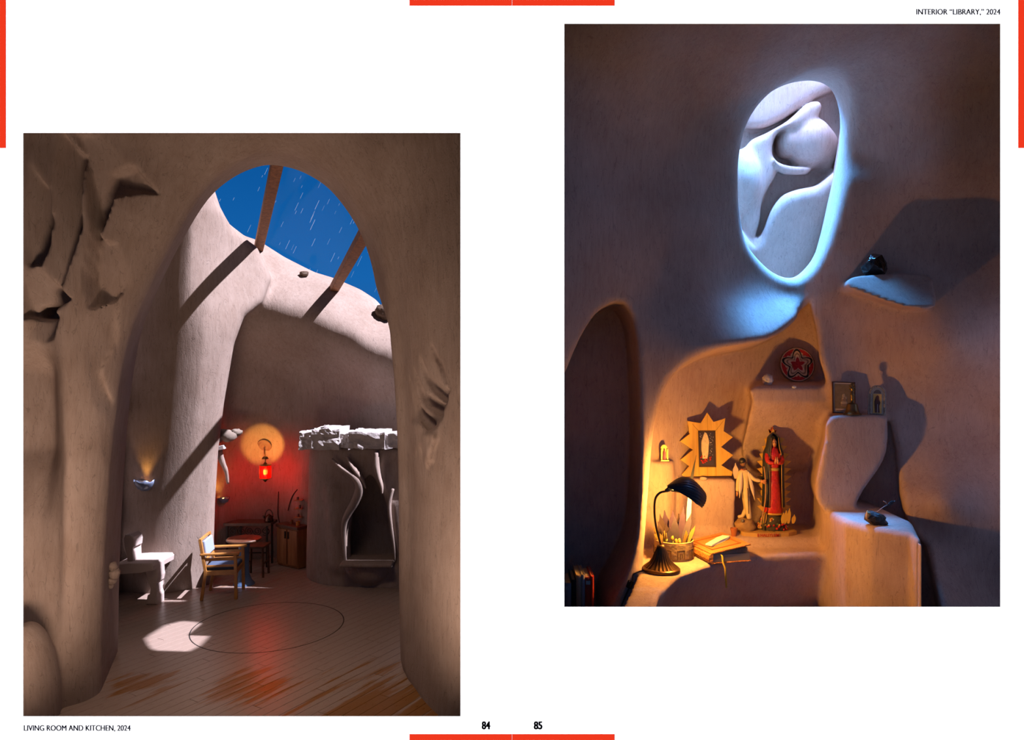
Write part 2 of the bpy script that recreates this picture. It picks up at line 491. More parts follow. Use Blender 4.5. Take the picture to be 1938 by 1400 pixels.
def np_mesh(name, V, Q, mat, parent=None):
    me = bpy.data.meshes.new(name)
    me.vertices.add(len(V)); me.vertices.foreach_set('co', V.astype(np.float32).ravel())
    me.loops.add(Q.size); me.loops.foreach_set('vertex_index', Q.astype(np.int32).ravel())
    me.polygons.add(len(Q)); me.polygons.foreach_set('loop_start', np.arange(0, Q.size, 4, dtype=np.int32))
    me.polygons.foreach_set('loop_total', np.full(len(Q), 4, dtype=np.int32))
    me.update(calc_edges=True); me.validate()
    me.polygons.foreach_set('use_smooth', np.ones(len(me.polygons), dtype=bool))
    return mesh_obj(name, me, mat, parent)

def relax(V, Q, it=2):
    """light Laplacian smoothing of the carved surface"""
    E = np.concatenate([Q[:, [0, 1]], Q[:, [1, 2]], Q[:, [2, 3]], Q[:, [3, 0]]])
    for _ in range(it):
        acc = np.zeros_like(V); n = np.zeros(len(V))
        for ax in range(3):
            acc[:, ax] = np.bincount(E[:, 0], V[E[:, 1], ax], len(V)) + np.bincount(E[:, 1], V[E[:, 0], ax], len(V))
        n = np.bincount(E[:, 0], minlength=len(V)) + np.bincount(E[:, 1], minlength=len(V))
        V = V * 0.5 + 0.5 * acc / n[:, None]
    return V

def rowfield(rows, dref, X, Z, blur=3):
    """smooth relief y(x, z) from horizontal profiles: rows of (py, [(px, depth), ...])"""
    px = 969.0 + X[:, 0, 0] / dref * F
    py = 700.0 + (ZC - Z[0, 0, :]) / dref * F
    R = np.array([np.interp(px, [p[0] for p in r[1]], [p[1] for p in r[1]]) for r in rows])
    ys = np.array([r[0] for r in rows], dtype=float)
    o = np.argsort(ys); ys = ys[o]; R = R[o]
    H = np.stack([np.interp(py, ys, R[:, i]) for i in range(len(px))])
    k = np.array([1, 4, 6, 4, 1]) / 16.0
    for _ in range(blur):
        for ax in (0, 1):
            P = np.pad(H, [(2, 2) if a == ax else (0, 0) for a in (0, 1)], mode='edge')
            H = sum(k[q] * (P[q:q + H.shape[0]] if ax == 0 else P[:, q:q + H.shape[1]]) for q in range(5))
    return H

def hit(obj, px, py, lift=0.0):
    """where the line of sight through picture point (px, py) meets a finished surface: (point, normal)"""
    d = W(px, py, 1.0) - Vector((0, 0, ZC))
    ok, loc, nrm, _ = obj.ray_cast(Vector((0, 0, ZC)), d.normalized())
    return (loc + nrm * lift, nrm) if ok else (None, None)
# ================================================================== LIVING ROOM: arched front wall
HL = 0.024
def ramp_facet(X2, Z2, poly, dirv, amp, d):
    """wedge-shaped chip: depth grows along dirv inside the outline, leaving one crisp step"""
    pp = pxpoly(poly, d); s = polysdf(pp, X2, Z2)
    m = np.clip(0.5 - s / (1.3 * HL), 0, 1)
    t = X2 * dirv[0] - Z2 * dirv[1]                     # picture direction: x right, y down
    ps = [p[0] * dirv[0] - p[1] * dirv[1] for p in pp]
    return amp * m * np.clip((t - min(ps)) / (max(ps) - min(ps)), 0, 1)

def hit_front(px, py, H, X, Z):
    y = 7.6
    for _ in range(6):
        p = W(px, py, y); i = int((p.x - X[0, 0, 0]) / HL); j = int((p.z - Z[0, 0, 0]) / HL)
        y = float(H[min(max(i, 0), H.shape[0] - 1), min(max(j, 0), H.shape[1] - 1)])
    return W(px, py, y)
def living_front():
    g = grid(-6.0, 0.12, 6.55, 9.35, -0.12, 6.46, HL); X, Y, Z = g
    rows = [
        (200, [(-100, 7.0), (44, 7.1), (165, 7.2), (260, 7.3), (400, 7.5), (500, 7.6), (600, 7.5), (720, 7.3), (871, 7.0), (1000, 6.9)]),
        (290, [(-100, 7.0), (44, 7.15), (165, 7.3), (260, 7.5), (400, 7.95), (500, 8.2), (600, 8.0), (720, 7.5), (871, 7.05), (1000, 6.9)]),
        (400, [(-100, 7.0), (44, 7.15), (165, 7.3), (260, 7.65), (370, 8.3), (660, 8.3), (720, 7.9), (790, 7.5), (871, 7.1), (1000, 6.9)]),
        (600, [(-100, 7.05), (44, 7.2), (165, 7.3), (210, 7.6), (275, 8.3), (735, 8.3), (765, 7.95), (800, 7.6), (871, 7.15), (1000, 6.9)]),
        (650, [(-100, 7.1), (44, 7.3), (100, 7.4), (140, 7.35), (163, 7.3), (200, 7.6), (262, 8.3), (745, 8.3), (770, 7.95), (805, 7.6), (871, 7.15), (1000, 6.9)]),
        (700, [(-100, 7.3), (44, 7.65), (100, 7.75), (140, 7.4), (163, 7.33), (200, 7.6), (252, 8.3), (748, 8.3), (772, 7.95), (808, 7.6), (871, 7.15), (1000, 6.9)]),
        (850, [(-100, 7.4), (44, 7.75), (95, 7.8), (138, 7.5), (161, 7.37), (190, 7.6), (232, 8.3), (755, 8.3), (778, 7.95), (812, 7.6), (871, 7.15), (1000, 6.9)]),
        (980, [(-100, 7.2), (44, 7.4), (95, 7.55), (138, 7.48), (158, 7.38), (185, 7.6), (225, 8.3), (759, 8.3), (781, 7.95), (816, 7.6), (871, 7.12), (1000, 6.9)]),
        (1100, [(-100, 7.1), (44, 7.25), (100, 7.45), (140, 7.48), (153, 7.4), (180, 7.6), (222, 8.3), (761, 8.25), (785, 7.9), (820, 7.5), (871, 7.1), (1000, 6.9)]),
        (1250, [(-100, 7.0), (44, 7.15), (95, 7.35), (130, 7.46), (142, 7.42), (175, 7.6), (218, 8.25), (766, 8.1), (790, 7.8), (830, 7.4), (871, 7.1), (1000, 6.9)]),
        (1360, [(-100, 6.95), (44, 7.05), (90, 7.3), (125, 7.44), (135, 7.4), (180, 7.6), (205, 7.85), (775, 7.8), (800, 7.5), (840, 7.2), (871, 7.05), (1000, 6.9)])]
    X2, Z2 = np.broadcast_arrays(X[:, 0, :], Z[0])
    H = np.clip(rowfield(rows, 7.7, X, Z, 3), 6.62, 9.0)
    # carved leaf-like planes on the upper left
    for poly, dv, amp in (
        ([(65, 312), (92, 355), (98, 420), (92, 470), (80, 500), (60, 505), (50, 450), (56, 380)], (1, 0.1), 0.16),
        ([(140, 250), (180, 250), (255, 342), (190, 360), (170, 420), (160, 440), (150, 330)], (-0.7, 0.5), 0.22),
        ([(168, 365), (185, 318), (225, 300), (255, 345), (205, 345), (178, 356)], (0.2, -1), 0.12),
        ([(158, 430), (172, 450), (190, 450), (200, 520), (178, 560), (150, 580), (144, 520)], (-1, 0.1), 0.20),
        ([(44, 508), (80, 505), (125, 565), (108, 580), (90, 600), (44, 600)], (0.3, 1), 0.22),
        ([(44, 640), (62, 580), (90, 575), (108, 600), (95, 640), (70, 650)], (0.3, -1), 0.20),
        ([(120, 250), (145, 290), (140, 430), (110, 560), (98, 480), (100, 380), (110, 300)], (1, 0), 0.16),
        ([(150, 590), (180, 560), (170, 640), (155, 700), (160, 800), (150, 760), (140, 650)], (1, 0.2), 0.14),
        # ridge shadow groove down the pier
        ([(157, 770), (166, 775), (168, 830), (162, 900), (158, 1100), (150, 1200), (146, 1340), (136, 1340), (140, 1200), (150, 1080), (153, 900)], (1, 0), 0.12)):
        H = H + 1.2 * ramp_facet(X2, Z2, poly, dv, amp, 7.3)
    # claw-shaped carving on the right pier
    DC = np.zeros_like(H)
    for poly, dv, amp in (
        ([(820, 648), (826, 668), (838, 690), (847, 720), (849, 755), (835, 742), (812, 715), (798, 690), (808, 670)], (0.9, 0.55), 0.30),
        ([(797, 672), (803, 695), (822, 722), (846, 748), (848, 765), (830, 765), (812, 752), (798, 725), (792, 700)], (0.55, 0.8), 0.30),
        ([(785, 695), (795, 715), (805, 745), (822, 765), (845, 765), (838, 790), (826, 806), (812, 812), (800, 795), (788, 755), (783, 720)], (0.35, 0.9), 0.26),
        ([(776, 712), (784, 735), (790, 765), (798, 795), (810, 808), (790, 800), (768, 803), (772, 750)], (0.9, 0.3), 0.12)):
        DC = np.maximum(DC, ramp_facet(X2, Z2, poly, dv, amp, 7.6))
    H = H + DC * 0.35
    for poly, amp in (([(770, 806), (798, 790), (816, 812), (806, 830), (803, 850), (793, 850), (790, 872), (784, 855), (778, 866), (776, 830)], -0.11),
                      ([(805, 822), (828, 806), (829, 828), (815, 850), (806, 885), (800, 872), (803, 850)], -0.15),
                      ([(816, 842), (824, 838), (820, 868), (812, 872), (810, 858)], -0.10)):
        s = polysdf(pxpoly(poly, 7.6), X2, Z2); H = H + amp * np.clip(0.5 - s / (2.5 * HL), 0, 1)
    s = (H[:, None, :].astype(np.float32) - Y) * 0.85
    thin = np.clip((X + 2.4) / 0.5, 0, 1) * np.clip((4.5 + np.maximum(X + 1.2, 0) * 1.3 - Z) / 0.7, 0, 1); thin = thin * thin * (3 - 2 * thin)  # hidden back of right pier thinned to let the patch's light pass
    s = smax(s, Y - (9.15 - 0.53 * thin), 0.12)
    arch = smooth_poly([(206, 1420), (216, 1260), (219, 1100), (226, 940), (238, 780), (260, 640), (298, 540), (343, 450), (392, 372), (440, 330), (490, 308), (530, 306),
                        (580, 320), (632, 355), (680, 420), (707, 485), (722, 560), (731, 660), (739, 760), (744, 900), (746, 1100), (749, 1230), (752, 1420)], 4)
    a = extr(pxpoly(arch, 8.7), g, 8.7, -0.37, 0.10)
    s = smax(s, -a, 0.22)
    # claw-like grooves
    for pts, r1 in (([(818, 652), (828, 676), (840, 702), (848, 735)], 0.040), ([(796, 676), (803, 700), (820, 728), (846, 752)], 0.062), ([(784, 698), (793, 726), (806, 754), (838, 778)], 0.066), ([(775, 714), (784, 746), (795, 780), (818, 806)], 0.052)):
        cp = catmull([hit_front(px, py, H, X, Z) for px, py in pts], 5)
        for i_ in range(len(cp) - 1):
            a_, b_ = np.array(cp[i_]), np.array(cp[i_ + 1]); ba = b_ - a_; r = 0.008 + r1 * ((i_ + 0.5) / (len(cp) - 1)) ** 0.8
            x0 = max(0, int((min(a_[0], b_[0]) - 0.25 - X[0, 0, 0]) / HL)); x1 = int((max(a_[0], b_[0]) + 0.25 - X[0, 0, 0]) / HL)
            z0 = max(0, int((min(a_[2], b_[2]) - 0.25 - Z[0, 0, 0]) / HL)); z1 = int((max(a_[2], b_[2]) + 0.25 - Z[0, 0, 0]) / HL)
            Xs, Zs = X[x0:x1], Z[:, :, z0:z1]
            t_ = np.clip(((Xs - a_[0]) * ba[0] + (Y - a_[1]) * ba[1] + (Zs - a_[2]) * ba[2]) / (ba @ ba), 0, 1)
            q = np.sqrt((Xs - a_[0] - ba[0] * t_) ** 2 + ((Y - a_[1] - ba[1] * t_) * 0.6) ** 2 + (Zs - a_[2] - ba[2] * t_) ** 2) - r
            s[x0:x1, :, z0:z1] = smax(s[x0:x1, :, z0:z1], -q, 0.02)
    # bottom-left boulder swelling out of the wall foot
    c = W(30, 1310, 6.95); q = np.sqrt(((X - c.x) / 0.22) ** 2 + ((Y - 7.1) / 0.42) ** 2 + ((Z - 0.1) / 0.88) ** 2)
    s = smin(s, (q - 1) * 0.22, 0.06)
    V, Q = surface_nets(s, g, HL); V = relax(V, Q, 1)
    o = np_mesh('wall_arch', V, Q, M_PL)
    tag(o, 'carved clay wall with a tall pointed archway', kind='structure')
    return o
W_ARCH = living_front()

# ================================================================== LIVING ROOM: column, rim and back wall
HB = 0.042
def living_back():
    g = grid(-6.1, -1.5, 9.1, 14.6, -0.12, 7.7, HB); X, Y, Z = g
    X2, Z2 = np.broadcast_arrays(X[:, 0, :], Z[0])
    hb = tps([(380, 350, 13.2), (400, 380, 13.2), (440, 425, 13.35), (490, 455, 13.4), (560, 500, 13.4), (640, 530, 13.4), (735, 600, 13.2),
              (455, 500, 12.65), (470, 570, 12.4), (530, 575, 12.4), (600, 590, 12.4), (680, 625, 12.35), (740, 665, 12.3),
              (480, 660, 12.75), (560, 680, 12.85), (650, 710, 12.8), (740, 750, 12.6), (440, 800, 12.95), (500, 800, 13.1), (600, 800, 13.0), (700, 800, 12.8),
              (450, 1000, 12.7), (600, 1000, 12.9), (700, 1000, 12.9), (440, 1090, 12.6), (500, 330, 14.4), (700, 450, 14.4), (400, 280, 14.2),
              (200, 600, 12.8), (200, 1000, 12.8), (860, 700, 12.4), (860, 1000, 12.3), (860, 560, 13.0)])
    HBk = np.clip(hb(X2, Z2), 11.5, 14.5)
    s = (HBk[:, None, :].astype(np.float32) - Y) * 0.75
    rim = [(-300, 1500), (-300, 200), (385, 260), (398, 340), (412, 382), (432, 420), (462, 443), (490, 452), (540, 484), (600, 514), (640, 526), (690, 548), (720, 568), (742, 596), (775, 650), (830, 700), (860, 1500)]
    s = smax(s, extr(pxpoly(rim, 13.2), g, 13.2, -0.35, 0.12), 0.3)
    # kitchen niche, a tall rounded vault
    cx = W(503, 900, 13.05).x
    zt = ZC - (858 - 700) / F * 13.05
    q = np.sqrt((X - cx) ** 2 * 0.98 + ((Y - 12.6) * 0.825) ** 2 + np.maximum(Z - zt, 0) ** 2) - 0.66
    s = smax(s, -q, 0.22)
    # column and left wall
    pyz = 700.0 + (ZC - Z2) / 11.4 * F
    yy = [300, 400, 480, 560, 660, 750, 850, 950, 1040, 1160]
    nose = np.interp(pyz, yy, [402, 400, 393, 387, 382, 374, 362, 346, 330, 312])
    Xn = (nose - 969.0) / F * 11.2
    t = X2 - Xn
    sp_ = 0.26 * np.log1p(np.exp(np.clip(t / 0.26, -30, 30)))
    HCk = 11.06 + 1.45 * sp_ + 0.34 * np.maximum(-t, 0) - 0.10 * np.clip((1160 - pyz) / 600, 0, 1)
    back = np.clip((640 - pyz) / 240, 0, 1.4); back = back * back * (3 - 2 * np.minimum(back, 1))
    HCk = HCk + back * 0.75 * np.clip((t + 0.25) / 0.5, 0, 1)
    HCk = np.clip(HCk, 10.75, 13.9)
    c = (HCk[:, None, :].astype(np.float32) - Y) * 0.7
    edge = [(-300, 1500), (404, 1500), (404, 1050), (407, 950), (413, 850), (424, 760), (443, 650), (462, 600), (500, 570), (520, 520), (490, 458), (440, 430), (410, 385), (398, 350), (386, 300), (386, -300), (-300, -300)]
    c = smax(c, extr(pxpoly(edge, 11.8), g, 11.8, -0.40, 0.05), 0.18)
    s = smin(s, c, 0.14)
    V, Q = surface_nets(s, g, HB); V = relax(V, Q, 2)
    o = np_mesh('wall_back', V, Q, M_PL)
    tag(o, 'clay back wall with a broad column and a rounded skylight rim', kind='structure')
    return o
W_BACK = living_back()

# unseen shell shaping the living room light: ceiling slab with added hole, blocking walls
def shell():
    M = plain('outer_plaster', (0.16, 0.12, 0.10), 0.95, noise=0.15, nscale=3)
    pat = [(262, 1219), (285, 1200), (315, 1182), (345, 1175), (372, 1177), (398, 1187), (394, 1205), (378, 1222), (350, 1236), (320, 1242), (295, 1238), (275, 1228)]  # wanted floor light patch, projected back along the light to cut the hole
    hole = []
    zs = 6.47
    for px, py in pat:
        p = W(px, py, floor_d(py)); t = zs / SUN.z
        hole.append((p.x + SUN.x * t, p.y + SUN.y * t))
    bm = bmesh.new()
    outer = [(-6.0, 3.04), (5.2, 3.04), (5.2, 11.15), (0.46, 11.15), (0.34, 10.45), (-6.0, 10.45)]  # edge stepped so light reaches bench and chair but not the floor
    vs = [bm.verts.new((x, y, zs)) for x, y in outer]; es = [bm.edges.new((vs[i], vs[(i + 1) % len(vs)])) for i in range(len(vs))]
    hv = [bm.verts.new((x, y, zs)) for x, y in hole]; es += [bm.edges.new((hv[i], hv[(i + 1) % len(hv)])) for i in range(len(hv))]
    bmesh.ops.triangle_fill(bm, edges=es, use_beauty=True)
    r = bmesh.ops.extrude_face_region(bm, geom=list(bm.faces))
    for v in [e for e in r['geom'] if isinstance(e, bmesh.types.BMVert)]:
        v.co += SUN * (0.12 / SUN.z)
    tag(bm_obj('ceiling', bm, M), 'unseen ceiling slab with a lens-shaped hole added to throw the floor light patch', kind='structure')
    for nm, c, s in (('wall_shade_low', (-1.1, 12.0, 0.6), (0.16, 1.7, 1.2)), ('wall_shade_high', (-1.2, 10.08, 1.8), (0.16, 1.66, 3.6)), ('wall_left', (-6.07, 8.3, 3.9), (0.14, 10.5, 7.9)), ('wall_right', (0.06, 4.83, 3.2), (0.1, 3.55, 6.5))):  # unseen walls added to shade the floor and stop stray light
        tag(box(nm, c, s, M_DARK if nm == 'wall_right' else M), {'wall_left': 'unseen plaster side wall added to block stray light beside the archway', 'wall_shade_low': 'unseen low wall added to shade the floor by the fireplace', 'wall_shade_high': 'unseen tall wall added to shade the floor by the fireplace', 'wall_right': 'unseen dark wall added to block light between the two rooms'}[nm], kind='structure')
shell()

# ================================================================== LIBRARY ROOM
HR = 0.0145
def library():
    g = grid(0.12, 3.0, 3.10, 5.55, 1.75, 6.0, HR); X, Y, Z = g
    X2, Z2 = np.broadcast_arrays(X[:, 0, :], Z[0])
    hr = tps([(990, 20, 3.12), (990, 500, 3.15), (990, 900, 3.15), (1000, 1200, 3.15), (1075, 200, 3.35), (1075, 420, 3.34), (1075, 700, 3.4), (1080, 1000, 3.45), (1075, 1140, 3.42),
              (1200, 300, 3.62), (1200, 560, 3.64), (1215, 720, 3.66), (1220, 900, 3.66), (1200, 1100, 3.5), (1300, 120, 3.58), (1390, 260, 3.95), (1392, 400, 4.0), (1330, 420, 3.82), (1320, 600, 3.72),
              (1430, 530, 4.08), (1490, 556, 4.16), (1460, 600, 4.02), (1500, 600, 4.04), (1400, 640, 3.80), (1440, 640, 3.86), (1345, 662, 3.70), (1380, 560, 3.95), (1260, 720, 3.68), (1530, 570, 4.1),
              (1608, 210, 4.02), (1598, 340, 4.05), (1568, 470, 4.06), (1556, 560, 4.06), (1562, 660, 4.08), (1590, 740, 4.08), (1640, 300, 4.05), (1700, 480, 4.0), (1650, 640, 4.08), (1680, 740, 4.06),
              (1785, 300, 3.78), (1785, 650, 3.80), (1720, 900, 3.92), (1740, 1000, 3.8), (1790, 950, 3.68), (1890, 120, 3.6), (1890, 450, 3.88), (1890, 800, 3.86), (1890, 1120, 3.72), (1770, 1120, 3.55),
              (1740, 130, 3.68), (1560, 70, 3.55), (1500, 125, 3.85), (1590, 140, 3.92), (1400, 60, 3.5), (2260, 20, 3.18), (2260, 600, 3.2), (2260, 1200, 3.18), (2240, 300, 3.2), (2240, 900, 3.2), (1500, -30, 3.2), (1250, 0, 3.2), (1700, 0, 3.25),
              (1400, 1140, 3.62), (1550, 1120, 3.55), (1400, 1250, 3.4), (1650, 1250, 3.3)], 0.008)
    HH = np.clip(hr(X2, Z2), 3.14, 4.4)
    s = (HH[:, None, :].astype(np.float32) - Y) * 0.8
    # light well: opening, then a wide shaft behind it
    hole = smooth_poly([(1399, 340), (1402, 285), (1416, 232), (1442, 190), (1478, 161), (1518, 145), (1562, 142), (1594, 158), (1610, 200), (1611, 260), (1602, 330), (1586, 410), (1566, 475), (1545, 512), (1515, 534), (1478, 524), (1440, 492), (1414, 455), (1402, 400)], 3)
    a = extr(pxpoly(hole, 4.03), g, 4.03, 0.15, 0.235)
    a = np.maximum(a, 3.6 - Y)
    well = smooth_poly([(1340, 300), (1380, 180), (1460, 100), (1600, 80), (1690, 130), (1690, 300), (1640, 470), (1560, 590), (1440, 560), (1360, 440)], 3)
    b = np.maximum(np.maximum(extr(pxpoly(well, 4.4), g, 4.4, 0.2, 0.2), 4.28 - Y), Y - 5.45)
    shaft = np.maximum(np.abs(X - 1.75) - 0.62, np.maximum(4.28 - Y, np.maximum(Y - 5.2, 4.2 - Z)))
    b = np.minimum(b, shaft)
    inner = [(1200, 900), (1200, -200), (1640, -200), (1612, 150), (1603, 195), (1584, 310), (1560, 420), (1538, 500), (1514, 545), (1480, 700)]
    b = np.maximum(b, np.maximum(extr(pxpoly(inner, 4.40), g, 4.40, 0.36, 0.0), -10) - np.maximum(Z - 5.25, 0) * 5.0)
    s = smax(s, -np.maximum(a, Y - 4.33), 0.05)
    s = smax(s, -b, 0.04)
    # nook
    nook = smooth_poly([(1150, 1300), (1198, 1148), (1214, 1060), (1224, 950), (1232, 850), (1243, 775), (1264, 722), (1302, 686), (1350, 664), (1405, 652), (1455, 640), (1500, 616), (1530, 590),
                        (1560, 556), (1700, 540), (1850, 700), (1900, 1300)], 2)
    nookr = [(800, 300), (1500, 300), (1534, 580), (1544, 620), (1551, 680), (1562, 715), (1578, 752), (1600, 780), (1640, 788), (1686, 800), (1695, 850), (1700, 930), (1713, 985), (1740, 1010), (1790, 1300), (800, 1300)]
    n = np.maximum(extr(pxpoly(nook, 3.8), g, 3.8, 0.17, -0.06), 2.9 - Y)
    n = np.maximum(n, extr(pxpoly(nookr, 4.05), g, 4.05, 0.42, 0.0))
    # back wall of the nook
    hn = tps([(1240, 750, 4.05), (1300, 720, 4.2), (1300, 850, 4.25), (1400, 700, 4.35), (1380, 860, 4.36), (1500, 650, 4.4), (1480, 850, 4.42), (1480, 980, 4.42), (1250, 950, 4.05), (1268, 900, 4.10), (1300, 1000, 4.25), (1400, 1000, 4.38),
              (1560, 800, 4.3), (1560, 1000, 4.35), (1650, 800, 4.2), (1660, 950, 4.12), (1700, 800, 4.1), (1720, 1000, 4.0), (1200, 1000, 3.95), (1180, 1140, 3.8), (1790, 1100, 3.8), (1530, 590, 4.22), (1545, 640, 4.30)])
    HN = np.clip(hn(X2, Z2), 3.7, 4.5)[:, None, :].astype(np.float32)
    n = np.maximum(n, (Y - HN) * 0.9)
    s = smax(s, -n, 0.035)
    # dark bookshelf alcove
    alc = smooth_poly([(1000, 1300), (1010, 830), (1068, 700), (1092, 645), (1122, 598), (1152, 576), (1180, 573), (1199, 602), (1209, 655), (1214, 750), (1216, 850), (1212, 950), (1204, 1020), (1184, 1075), (1150, 1136), (1144, 1180), (1144, 1300)], 2)
    al = np.maximum(extr(pxpoly(alc, 3.6), g, 3.6, 0.02, 0.0), Y - 4.05)
    s = smax(s, -al, 0.03)
    # table of the nook: gently rising top, concave front edge (plan outline)
    edge = [(1238, 1148), (1252, 1115), (1290, 1090), (1340, 1072), (1400, 1057), (1460, 1053), (1540, 1062), (1600, 1070)]
    pl = []
    for px, py in edge:
        d = 0.965 * F / (py - 700.0); pl.append((W(px, py, d).x, d))
    pl = pl[:-2] + [(W(1540, 0, 3.86).x, 3.86), (W(1640, 0, 3.9).x, 3.9)]
    pl = [(pl[0][0] - 0.02, 2.9)] + pl + [(2.6, 3.9), (2.6, 4.9), (0.68, 4.9), (0.66, 4.0), (0.62, 3.6), (0.52, 3.3), (0.385, 2.95)]
    tp = polysdf(pl, X, Y)                                     # (nx, ny, 1)
    rise = np.clip((Y - 3.975) / 0.065, 0, 1); ztop = 2.44 + 0.047 * rise * rise * (3 - 2 * rise) - np.maximum(3.44 - Y, 0) * 0.14      # flat front, low step up to the back
    t = smax(tp + np.clip(ztop - Z, 0, 0.5) * 0.45, (Z - ztop), 0.03)
    s = smin(s, t, 0.025)
    # lower bench mass in front, falling away below the table
    lb = np.maximum(polysdf([(0.62, 3.25), (0.9, 3.42), (1.3, 3.55), (1.7, 3.45), (2.3, 3.32), (3.1, 3.3), (3.1, 4.9), (0.62, 4.9)], X, Y), Z - 2.02)
    s = smin(s, lb, 0.06)
    # step ledge at the right
    se = []
    for px, py in ((1532, 925), (1540, 940), (1556, 960), (1600, 983), (1650, 996), (1722, 1008), (1745, 1020)):
        d = 0.735 * F / (py - 700.0); se.append((W(px, py, d).x, d))
    sp = polysdf(se + [(1.95, 3.6), (2.05, 4.6), (se[0][0] + 0.02, 4.7)], X, Y)
    st = smax(sp, Z - 2.665, 0.03)
    s = smin(s, st, 0.05)
    # pedestal carrying the framed picture and bell
    pb = smooth_poly([(1573, 786), (1562, 830), (1548, 890), (1542, 925), (1550, 955), (1578, 975), (1618, 990), (1614, 966), (1630, 928), (1660, 886), (1676, 850), (1678, 802), (1668, 784)], 2)
    p = np.maximum(extr(pxpoly(pb, 3.95), g, 3.95, 0.34, -0.02), np.maximum(3.90 - Y + np.maximum(Z - 2.9, 0) * 0.10, Y - 4.5))
    p = smax(p, Z - 3.165, 0.02)
    s = smin(s, p, 0.03)
    # pedestal carrying the woven disc
    pa = smooth_poly([(1432, 722), (1424, 760), (1412, 820), (1406, 870), (1440, 905), (1520, 900), (1570, 860), (1590, 800), (1592, 722)], 2)
    hp = 4.10 + np.maximum(3.22 - Z, 0) * 0.65
    p = np.maximum(extr(pxpoly(pa, 4.12), g, 4.12, 0.30, 0.0), np.maximum((hp - Y) * 0.8, Y - 4.5))
    p = smax(p, Z - 3.31 - (Y - 4.10) * 0.12, 0.025)
    s = smin(s, p, 0.05)
    # small rounded ledge at the left of the nook and the star's ledge
    c = W(1235, 900, 4.08)
    q = np.sqrt((X - c.x) ** 2 + (Y - 4.12) ** 2) - 0.125
    s = smin(s, smax(q, Z - 2.905, 0.02), 0.03)
    q = np.maximum(np.maximum(W(1286, 900, 4.12).x - X, X - W(1392, 900, 4.12).x), 4.10 - Y + np.maximum(2.79 - Z, 0) * 0.12)
    q = np.maximum(q, Y - 4.5)
    s = smin(s, smax(q, Z - 2.795, 0.025), 0.06)
    # shelf on the right wall
    sh = smooth_poly([(1606, 532), (1620, 521), (1660, 517), (1710, 514), (1766, 519), (1771, 545), (1766, 582), (1722, 583), (1682, 572), (1642, 556), (1612, 545)], 2)
    zf = ZC - (583 - 700) / F * 3.75
    p = np.maximum(extr(pxpoly(sh, 3.76), g, 3.76, 0.35, 0.05), np.maximum(3.70 + np.maximum(Z - zf, 0) * 0.9 - Y, Y - 4.3))
    s = smin(s, p, 0.02)
    s = np.maximum(s, -np.maximum(polysdf([(1.35, 4.3), (2.2, 4.3), (2.2, 5.15), (1.35, 5.15)], X, Y), 5.3 - Z))
    V, Q = surface_nets(s, g, HR); V = relax(V, Q, 1)
    global W_NOOK
    o = W_NOOK = np_mesh('wall_nook', V, Q, M_PR)
    tag(o, 'smooth clay wall with a light well, a shrine nook and pedestals', kind='structure')

    # carved relief wall seen through the light well
    hs = 0.014
    g = grid(1.05, 2.75, 4.62, 5.3, 3.5, 5.95, hs); X, Y, Z = g
    X2, Z2 = np.broadcast_arrays(X[:, 0, :], Z[0])
    D = 5.0
    base = np.full(X2.shape, 5.02) + (Z2 - 4.6) * 0.05
    s = (base[:, None, :].astype(np.float32) - Y)
    def mass(poly, y_front, k=0.05, slope=0.0, sm=3, rnd=0.06, kx=0.36, kz=0.25):
        nonlocal s
        pp = pxpoly(smooth_poly(poly, sm), D)
        e = extr(pp, g, D, kx, kz)
        zc = sum(p[1] for p in pp) / len(pp)
        p = smax(e, (y_front - slope * (Z - zc)) - Y, rnd)
        s = smin(s, p, k)
    def ball(px, py, rx, rz, y, ry, k=0.03):
        nonlocal s
        c = W(px, py, y); sc = y / F
        q = (np.sqrt(((X - c.x) / (rx * sc)) ** 2 + ((Y - y) / ry) ** 2 + ((Z - c.z) / (rz * sc)) ** 2) - 1) * min(rx * sc, ry)
        s = smin(s, q, k)
    def cut(poly, y_back, k=0.02, sm=3):
        nonlocal s
        e = extr(pxpoly(smooth_poly(poly, sm), D), g, D, 0.36, 0.25)
        s = smax(s, -np.maximum(e, Y - y_back), k)
    # upper lobe, overhanging
    mass([(1395, 235), (1420, 245), (1450, 242), (1485, 225), (1540, 190), (1580, 170), (1640, 120), (1560, 90), (1430, 120), (1380, 190)], 4.86, 0.03, 0.12)
    # diagonal arm and trunk
    mass([(1552, 202), (1548, 218), (1528, 236), (1500, 245), (1478, 250), (1466, 262), (1461, 290), (1470, 318), (1462, 345), (1448, 372), (1440, 400), (1436, 425), (1420, 460), (1400, 450), (1395, 420), (1420, 390), (1432, 350), (1430, 310), (1412, 298), (1420, 270), (1450, 255), (1490, 232), (1520, 205), (1540, 196)], 4.82, 0.02, 0.05, rnd=0.05)
    # round boulder with its folds
    ball(1530, 272, 42, 48, 4.94, 0.17)
    ball(1556, 285, 26, 42, 4.99, 0.14)
    ball(1488, 272, 17, 28, 4.95, 0.12, 0.015)
    # pale tray below the boulder
    mass([(1463, 300), (1475, 310), (1500, 316), (1532, 318), (1530, 326), (1520, 331), (1482, 330), (1468, 318)], 4.80, 0.012, 0.4, rnd=0.03)
    ball(1404, 345, 34, 62, 4.90, 0.17)
    # big smooth lower slope
    mass([(1440, 445), (1458, 400), (1480, 370), (1510, 358), (1545, 350), (1600, 320), (1660, 420), (1600, 600), (1420, 600), (1395, 500)], 4.78, 0.05, 0.32, rnd=0.10)
    mass([(1400, 430), (1420, 450), (1434, 468), (1420, 500), (1390, 500)], 4.72, 0.02, 0.3)
